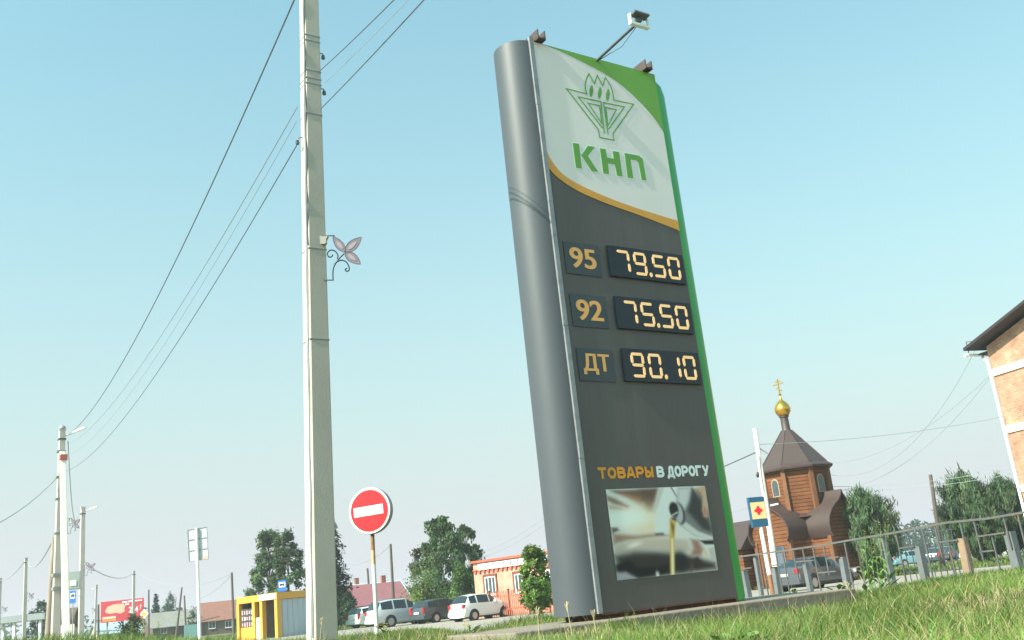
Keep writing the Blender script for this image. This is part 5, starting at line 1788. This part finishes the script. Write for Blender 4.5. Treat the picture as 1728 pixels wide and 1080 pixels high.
for i, (b_, t_, wpx) in enumerate(((z4(140, 880), z4(110, 590), 12), (z4(300, 870), z4(250, 420), 8), (z4(510, 840), z4(475, 550), 11), (z4(885, 740), z4(855, 490), 10), (z4(1335, 750), z4(1310, 430), 12),
                  (z5(350, 830), z5(310, 390), 13), (z5(700, 790), z5(660, 490), 14), (z5(1150, 730), z5(1095, 410), 16), (z5(1640, 670), z5(1580, 340), 18))):
    ub, zb = fuv(*b_)
    ut, zt = fuv(*t_)
    u = (ub + ut) / 2
    g = fgr(u)
    Y = (FP + FE * u).y
    w = wpx * Y / FPX * .78
    MB().box((u, .02, (g - .15 + zt) / 2), (w, w * .9, zt - g + .15), Matrix.Rotation(R((i * 37 % 5) - 2), 3, 'Y')).build('stub_post', m_stubt if i == 7 else m_stub, rail)
pts = [fuv(*q) for q in (z4(40, 432), z4(600, 355), z4(1100, 282), z4(1500, 212), z5(450, 350), z5(960, 250), z5(1400, 205), z5(1728, 150), (1790, 854))]
for a, b in zip(pts, pts[1:]):
    MB().bar((a[0], -.06, a[1]), (b[0], -.06, b[1]), .026, .034).build('top_rail', m_rail, rail)
def rz_at(u):
    for a, b in zip(pts, pts[1:]):
        if a[0] <= u <= b[0]:
            return a[1] + (b[1] - a[1]) * (u - a[0]) / (b[0] - a[0])
    return pts[-1][1] if u > pts[0][0] else pts[0][1]
for q, full in ((z4(350, 395), 1), (z4(525, 370), 1), (z4(605, 355), 1), (z4(735, 335), .55), (z4(850, 315), .4), (z4(975, 300), 1), (z4(1105, 280), .55), (z4(1360, 240), 1), (z4(1500, 212), .75),
                (z5(50, 420), 1), (z5(280, 380), 1), (z5(455, 350), .9), (z5(720, 300), 1), (z5(850, 275), .5), (z5(985, 430), 1), (z5(1105, 245), 1), (z5(1245, 225), .62), (z5(1430, 385), 1), (z5(1545, 185), .5), (z5(1690, 160), 1)):
    u, z = fuv(*q)
    g = fgr(u)
    zt = min(z, rz_at(u))
    MB().bar((u, -.06, zt - .02), (u + .01, -.06, zt - (zt - g + .1) * full), .02, .023).build('upright', m_rail, rail)
for a, b in ((z4(450, 540), z4(600, 512)), (z4(760, 490), z4(990, 468)), (z4(1030, 622), z4(1260, 600)), (z4(1130, 452), z4(1290, 425)), (z4(1430, 570), z4(1584, 540)),
             (z5(490, 510), z5(640, 485)), (z5(860, 452), z5(1080, 425)), (z5(1285, 390), z5(1560, 350)), (z5(1310, 545), z5(1450, 530)), (z4(60, 575), z4(230, 560))):
    a, b = fuv(*a), fuv(*b)
    MB().bar((a[0], -.06, a[1]), (b[0], -.06, b[1]), .02, .024).build('lower_rail', m_rail, rail)
# spiked iron fence behind it
IA, IB = PY(1518, 930, 34), PY(1604, 925, 30)
IE = Vector((IB.x - IA.x, IB.y - IA.y, 0)).normalized()
IP = Vector((IA.x, IA.y, ground(IA.x, IA.y)))
iron = thing('iron_fence', 'dark spiked iron fence panel beyond the low railing', 'fence', IP, math.atan2(IE.y, IE.x))
proto = None
for k in range(9):
    u, zt = plane_uv(IP, IE, 1520 + k * 10.2, 893 - k * 1.35)
    if proto is None:
        proto = MB().add([(-.012, -.012, 0), (.012, -.012, 0), (.012, .012, 0), (-.012, .012, 0), (-.012, -.012, zt - .1), (.012, -.012, zt - .1), (.012, .012, zt - .1), (-.012, .012, zt - .1), (0, 0, zt)],
                         [(0, 1, 5, 4), (1, 2, 6, 5), (2, 3, 7, 6), (3, 0, 4, 7), (4, 5, 8), (5, 6, 8), (6, 7, 8), (7, 4, 8)]).build('spike', m_dark, iron, loc=(u, 0, -.05))
        sp_h = zt
    else:
        share(proto, iron, (u, 0, -.05 + .0))
u0, _ = plane_uv(IP, IE, 1515, 893)
u1, _ = plane_uv(IP, IE, 1606, 880)
for z in (sp_h * .86, sp_h * .2):
    MB().bar((u0, 0, z), (u1, 0, z), .03, .03).build('rail', m_dark, iron)

# ------------------------------------------------------------------ wires
wire('upper cable bundle from the near pole down to the propped pole', PY(500, -8, YP), T0 + Vector((.25, 0, -.2)), .9, .010)
wire('middle overhead wire from near pole to the propped pole', PY(502, 180, YP), PY(118, 748, YL), .7, .006, m_cableg)
wire('thin inner overhead wire between near pole and propped pole', PY(501, 204, YP), PY(116, 768, YL), .75, .0035, m_cableg)
wire('lowest overhead wire from near pole to the propped pole', hooks[2], PY(112, 795, YL), .75, .0065, m_cable)
def wire_up(label, a, px2, py2, Y2, r_):
    wire(label, a, PY(px2, py2, Y2), .03, r_)
wire('overhead wire leaving the upper hook towards the top edge', PY(537, 122, YP), PY(537, 122, YP) + 4 * (PY(700, -76, 6.0) - PY(537, 122, YP)), .25, .0055)
wire('overhead wire leaving the lower hook towards the top edge', PY(541, 184, YP), PY(541, 184, YP) + 4 * (PY(760, -90, 6.0) - PY(541, 184, YP)), .25, .0062)
wire('faint thin overhead wire between the two hook wires', PY(548, 140, YP), PY(548, 140, YP) + 4 * (PY(730, -84, 6.0) - PY(548, 140, YP)), .25, .003, m_cableg)
wire('sagging cable from propped pole lamp to second pole', T0 + Vector((.25, 0, -.45)), PY(132, 864, 60), 1.6, .022, m_cableg)
wire('wire from the propped pole running out to the left edge', PY(98, 804, YL), PY(-30, 895, YL - 3), .25, .02, m_cableg)
wire('slack wire from brown wooden pole to the far left pole', PY(91, 908, YL + 1.5), PY(46, 948, 92), .8, .03, m_cableg)
wire('slack wire from the far left pole to the left edge', PY(43, 945, 93), PY(-4, 980, 117), .6, .03, m_cableg)
wire('faint wire from second pole to the billboard pole', PY(141, 950, 62), PY(225, 967, 131), .8, .03, m_cableg)
wire('faint wire from billboard pole to the dark roof pole', PY(228, 966, 131), PY(390, 968, 119), 1.6, .035, m_cableg)
wire('wire from dark roof pole falling towards the village', PY(389, 972, 119), PY(330, 1012, 140), .5, .03, m_cableg)
wire('wire from the wooden pole by the off-road car to the spruce', PY(657, 922, 98), PY(590, 952, 110), .5, .03, m_cableg)
wire('black cable from the white church post behind the price sign', PY(1274, 764, 40), PY(925, 868, 75), .6, .028, m_cable)
wire('twin cable left of the price sign to the wooden pole', PY(925, 868, 75), PY(663, 928, 98), 2.0, .016, m_cableg)
wire('lower twin cable left of the price sign', PY(930, 876, 75), PY(700, 940, 98), 1.6, .015, m_cableg)
wire('wire from brick block eave down to the church', PY(1645, 592, 46), PY(1385, 797, 66), 2.2, .012, m_cableg)
wire('wire from brick block wall middle down to the left', PY(1672, 632, 46), PY(1400, 782, 70), 1.0, .011, m_cableg)
wire('lowest wire from brick block wall to behind the church', PY(1671, 636, 46), PY(1425, 826, 64), 1.0, .011, m_cableg)
wire('long level wire from white post to the brick block', PY(1276, 750, 40), PY(1702, 701, 46), .25, .011, m_cableg)
wire('upper one of two power wires crossing before the brick block', PY(1390, 821, 64), PY(1800, 768, 55), .5, .014, m_cableg)
wire('lower one of two power wires crossing before the brick block', PY(1390, 826, 64), PY(1800, 778, 55), .55, .014, m_cableg)
wire('thin cable from behind the sign to the white post', PY(1215, 862, 60), PY(1290, 838, 40), .3, .011, m_cableg)

# ------------------------------------------------------------------ grass
def blade_field(name, label, pts, hgt, wid, lean, col, rng, seg=3):
    n = len(pts)
    a = rng.random(n) * 2 * np.pi
    side = np.stack([np.cos(a), np.sin(a), np.zeros(n)], 1)
    ld = rng.random(n) * 2 * np.pi
    lv = np.stack([np.cos(ld), np.sin(ld), np.zeros(n)], 1) * (lean * rng.random(n) ** .7)[:, None] * hgt[:, None]
    rowsv = []
    for s in range(seg + 1):
        t = s / seg
        c = pts + lv * t ** 2
        c[:, 2] += hgt * (t - .22 * t * t * (lean * .9))
        w = (wid * (1 - t ** 1.6) + .0004)[:, None]
        rowsv += [c - side * w / 2, c + side * w / 2]
    V = np.stack(rowsv, 1)
    k = V.shape[1]
    base = (np.arange(n) * k)[:, None]
    F = np.concatenate([base + np.array([2 * s, 2 * s + 1, 2 * s + 3, 2 * s + 2])[None] for s in range(seg)], 0)
    tone = np.concatenate([col] * seg, 0)
    ob = tone_mesh(name, V.reshape(-1, 3), F, tone, M_attr('grass_blades', .55, .3, .35))
    return tag(ob, label, 'grass', kind='stuff')

rng = np.random.default_rng(77)
gv = np.vectorize(ground)
def scatter(az0, az1, r0, r1, n, power):
    az = np.radians(az0 + (az1 - az0) * rng.random(n))
    u = rng.random(n)
    r_ = r0 * (r1 / r0) ** (u ** power)
    return r_ * np.sin(az), r_ * np.cos(az)
def patchy(x, y, f=1.0, s=0.0):
    return .5 + .25 * np.sin(x * 1.7 * f + 1.3 * np.sin(y * 1.1 * f + s) + s) + .25 * np.sin(y * 2.3 * f + 1.7 * np.sin(x * 1.3 * f + 2 * s) + s)
def sd(p):                                                   # footprint of the slab, to keep it clear
    dx, dy = p[:, 0] - SA.x, p[:, 1] - SA.y
    u = dx * E1.x + dy * E1.y
    v = dx * NRM.x + dy * NRM.y
    return (u > pa - .02) & (u < pb + .02) & (v < .37) & (v > -T - .30)
def colors(n, x, y, dry):
    g = np.stack([.125 + .085 * rng.random(n), .195 + .09 * rng.random(n), .040 + .035 * rng.random(n)], 1)
    pt = patchy(x, y, .8, .7)[:, None]
    g *= .6 + .72 * pt
    d = rng.random(n) < dry
    g[d] = np.stack([.42 + .14 * rng.random(d.sum()), .34 + .12 * rng.random(d.sum()), .19 + .06 * rng.random(d.sum())], 1)
    return g
x, y = scatter(-36, 36, 2.4, 12, 190000, .85)
az_ = np.degrees(np.arctan2(x, y))
P = np.stack([x, y, gv(x, y) - .01], 1)
keep = ~sd(P)
P, x, y, az_ = P[keep], x[keep], y[keep], az_[keep]
pz_ = patchy(x, y, 1.1, 2.0) * .6 + patchy(x, y, 2.9, .4) * .4
dry = .07 + .5 * np.clip((pz_ - .56) / .12, 0, 1)
short = 1 - .45 * np.clip((pz_ - .58) / .12, 0, 1)
bare = rng.random(len(P)) < .75 * np.clip((pz_ - .70) / .08, 0, 1)
P, x, y, az_, dry, short = (q[~bare] for q in (P, x, y, az_, dry, short))
hg = (.05 + .10 * rng.random(len(P)) + .07 * (rng.random(len(P)) < .12)) * short * (.75 + .5 * patchy(x, y, .5, 1.1))
hg *= .92
hg *= 1 + .5 * np.clip((-az_ - 8) / 14, 0, 1)
blade_field('lawn_grass', 'uneven green and straw coloured grass in the foreground', P, hg, .0045 + .0065 * rng.random(len(P)) ** 2, .8, colors(len(P), x, y, dry), rng)
x, y = scatter(-42, 42, 11, 24, 90000, 1.0)
az_ = np.degrees(np.arctan2(x, y))
P = np.stack([x, y, gv(x, y) - .02], 1)
rr = np.hypot(x, y)
keep = (~sd(P)) & ((rr < 17) | (rng.random(len(P)) < .10)) & ((np.abs(az_ - 1) > 6.5) | (rr < 12.5))
P, x, y, az_ = P[keep], x[keep], y[keep], az_[keep]
hg = (.075 + .085 * rng.random(len(P))) * (1 + 1.3 * np.clip((-az_ - 11) / 13, 0, 1)) * (.7 + .6 * patchy(x, y, .5, .3))
blade_field('verge_grass', 'taller green grass along the road verge', P, hg, .012 + .010 * rng.random(len(P)), .7, colors(len(P), x, y, .08), rng)
x, y = scatter(-36, 36, 3.0, 15, 1300, .9)
P = np.stack([x, y, gv(x, y) - .01], 1)
P = P[~sd(P)]
n = len(P)
blade_field('seed_stalks', 'thin pale seed stalks standing above the lawn', P, .16 + .14 * rng.random(n), .0028 + .002 * rng.random(n), .55, np.stack([.40 + .12 * rng.random(n), .34 + .1 * rng.random(n), .17 + .06 * rng.random(n)], 1), rng)
# sparse far grass strips
x, y = scatter(-42, 42, 60, 120, 60000, 1.0)
rr = np.hypot(x, y)
az_ = np.degrees(np.arctan2(x, y))
keep = ((az_ > 8) & (rr > 62) & (rr < 98)) | ((az_ <= 8) & (rr > 80)) | (rr > 150)
x, y = x[keep], y[keep]
P = np.stack([x, y, gv(x, y) - .02], 1)
blade_field('far_grass', 'grass strip beyond the paved area', P, .22 + .2 * rng.random(len(P)), .06 + .03 * rng.random(len(P)), .6, colors(len(P), x, y, .06), rng, seg=2)

# tall weeds: each plant a thing of its own
m_stem = M('weed_stem', (.13, .19, .06), .7, .2, 9)
m_stemd = M('dry_stem', (.42, .34, .2), .8, .2, 9)
m_yfl = M('yellow_petals', (.72, .58, .05), .6, .15, 9)
m_wleaf = M('weed_leaf', (.12, .22, .05), .6, .2, 9)
def weed(label, px, py_top, Y, seed, flowers=True, dry=False, dx=0.0, broad=False):
    rnd = random.Random(seed)
    g = gbase(px, 1003 - .1055 * (px - 864) + 25, Y)
    t = PY(px + dx, py_top, Y)
    H = t.z - g.z
    o = thing('wildflower' if flowers else ('dry_stalk' if dry else 'broad_leaf_weed'), label, 'plant', g)
    L = Vector((t.x - g.x, 0, 0))
    stem = lambda k: Vector((L.x * k ** 1.5, 0, H * k))
    MB().tube([stem(k / 5) - Vector((0, 0, .03 if k == 0 else 0)) for k in range(6)], [.006, .005, .005, .004, .003, .002], 5).build('stem', m_stemd if dry else m_stem, o, smooth=60)
    if dry:
        mb = MB()
        for k in range(9):
            p = stem(.82 + .02 * k)
            mb.bar(p, p + Vector((rnd.uniform(-.02, .02), rnd.uniform(-.01, .01), .035)), .006)
        mb.build('seed_head', m_stemd, o)
        return o
    for k in range(9 if not broad else 6):
        f = .08 + .75 * k / 9
        p = stem(f)
        a = rnd.random() * 6.28
        ln = min((.10 + .12 * rnd.random()) * (1.2 - f), H * .75) * (1.1 if broad else 1)
        e = p + Vector((math.cos(a) * ln, math.sin(a) * ln * .6, ln * .55))
        s = Vector((-math.sin(a), math.cos(a), 0)) * ln * (.16 if not broad else .3)
        m_ = (p + e) / 2 + Vector((0, 0, .02))
        MB().add([p, m_ - s, e, m_ + s], [(0, 1, 2, 3)]).build('leaf', m_wleaf, o)
    if flowers:
        for k in range(9):
            p = stem(.72 + .28 * k / 8)
            a = rnd.random() * 6.28
            q = p + Vector((math.cos(a) * .045 * rnd.random(), math.sin(a) * .03, .02))
            mb = MB()
            for j in range(4):
                b = j * math.pi / 2 + a
                mb.add([q, q + Vector((math.cos(b - .5) * .013, math.sin(b - .5) * .013, .006)), q + Vector((math.cos(b) * .02, math.sin(b) * .02, .004)), q + Vector((math.cos(b + .5) * .013, math.sin(b + .5) * .013, .006))], [(0, 1, 2, 3)])
            mb.build('flower', m_yfl, o)
    return o
GWF = 'yellow flowered weeds by the railing'
WL = ['leftmost thin weed of the yellow flowered clump', 'short weed second from left in the yellow flowered clump', 'low weed in the middle of the yellow flowered clump', 'tallest left weed of the yellow flowered clump', 'middle height weed right in the yellow flowered clump', 'tallest right weed of the yellow flowered clump', 'lowest weed at the left edge of the yellow flowered clump']
for i, (px, py, Y) in enumerate(((1462, 896, 13.2), (1471, 902, 13.6), (1478, 925, 13.0), (1484, 884, 13.3), (1490, 905, 13.8), (1496, 880, 13.5), (1455, 930, 13.4))):
    tag(weed(WL[i], px, py, Y, 100 + i, dx=-4 + 2 * (i % 4)), group=GWF)
for i, (px, py, Y, lab) in enumerate(((238, 1038, 16, 'yellow flowered weed below the red billboard'), (268, 1048, 14, 'short yellow flowered weed between billboard and tall sign'), (222, 1052, 15, 'low flowering weed left of the billboard weed'),
                                      (648, 1056, 10.5, 'tiny yellow flower in the grass beside the no entry post'), (790, 1052, 9, 'single yellow flower in the grass before the slab'))):
    weed(lab, px, py, Y, 200 + i)
for i, (px, py, Y, dx, lab) in enumerate(((538, 1046, 9.6, 6, 'pale dry grass stalk at the foot of the near pole'), (960, 1022, 7.2, -4, 'leaning dry stalk in front of the grey sign end'), (1000, 1036, 7.6, 0, 'upright dry stalk before the sign corner'),
                                          (1438, 985, 9.0, -12, 'bent dry stalk beyond the slab end'), (905, 1030, 7.6, 2, 'short dry stalk left of the price sign'))):
    weed(lab, px, py, Y, 300 + i, flowers=False, dry=True, dx=dx)
for i, (px, py, Y, lab) in enumerate(((1218, 1062, 5.4, 'left one of two broad leaf weeds in the front grass'), (1257, 1064, 5.3, 'right one of two broad leaf weeds in the front grass'),
                                      (1335, 985, 14, 'leafy weed between railing and dark saloon'), (1412, 980, 13.6, 'pale leafy weed beside the saloon front wheel'))):
    weed(lab, px, py, Y, 400 + i, flowers=False, broad=True)

# ------------------------------------------------------------------ summer haze
hz = MB().box((0, 0, (16.5 - 1.4) / 2), (9400, 9400, 16.5 + 1.4)).build('haze', bpy.data.materials.new('haze_air'), None)
tag(hz, 'thin bright summer haze over the whole place', 'haze', kind='stuff')
hm = hz.data.materials[0]
hm.use_nodes = True
hn = hm.node_tree
for nd in list(hn.nodes):
    if nd.type == 'BSDF_PRINCIPLED':
        hn.nodes.remove(nd)
pv = hn.nodes.new('ShaderNodeVolumePrincipled')
pv.inputs['Color'].default_value = (.92, .98, 1.0, 1)
pv.inputs['Density'].default_value = .0007
pv.inputs['Anisotropy'].default_value = .2
hn.links.new(pv.outputs[0], hn.nodes['Material Output'].inputs['Volume'])
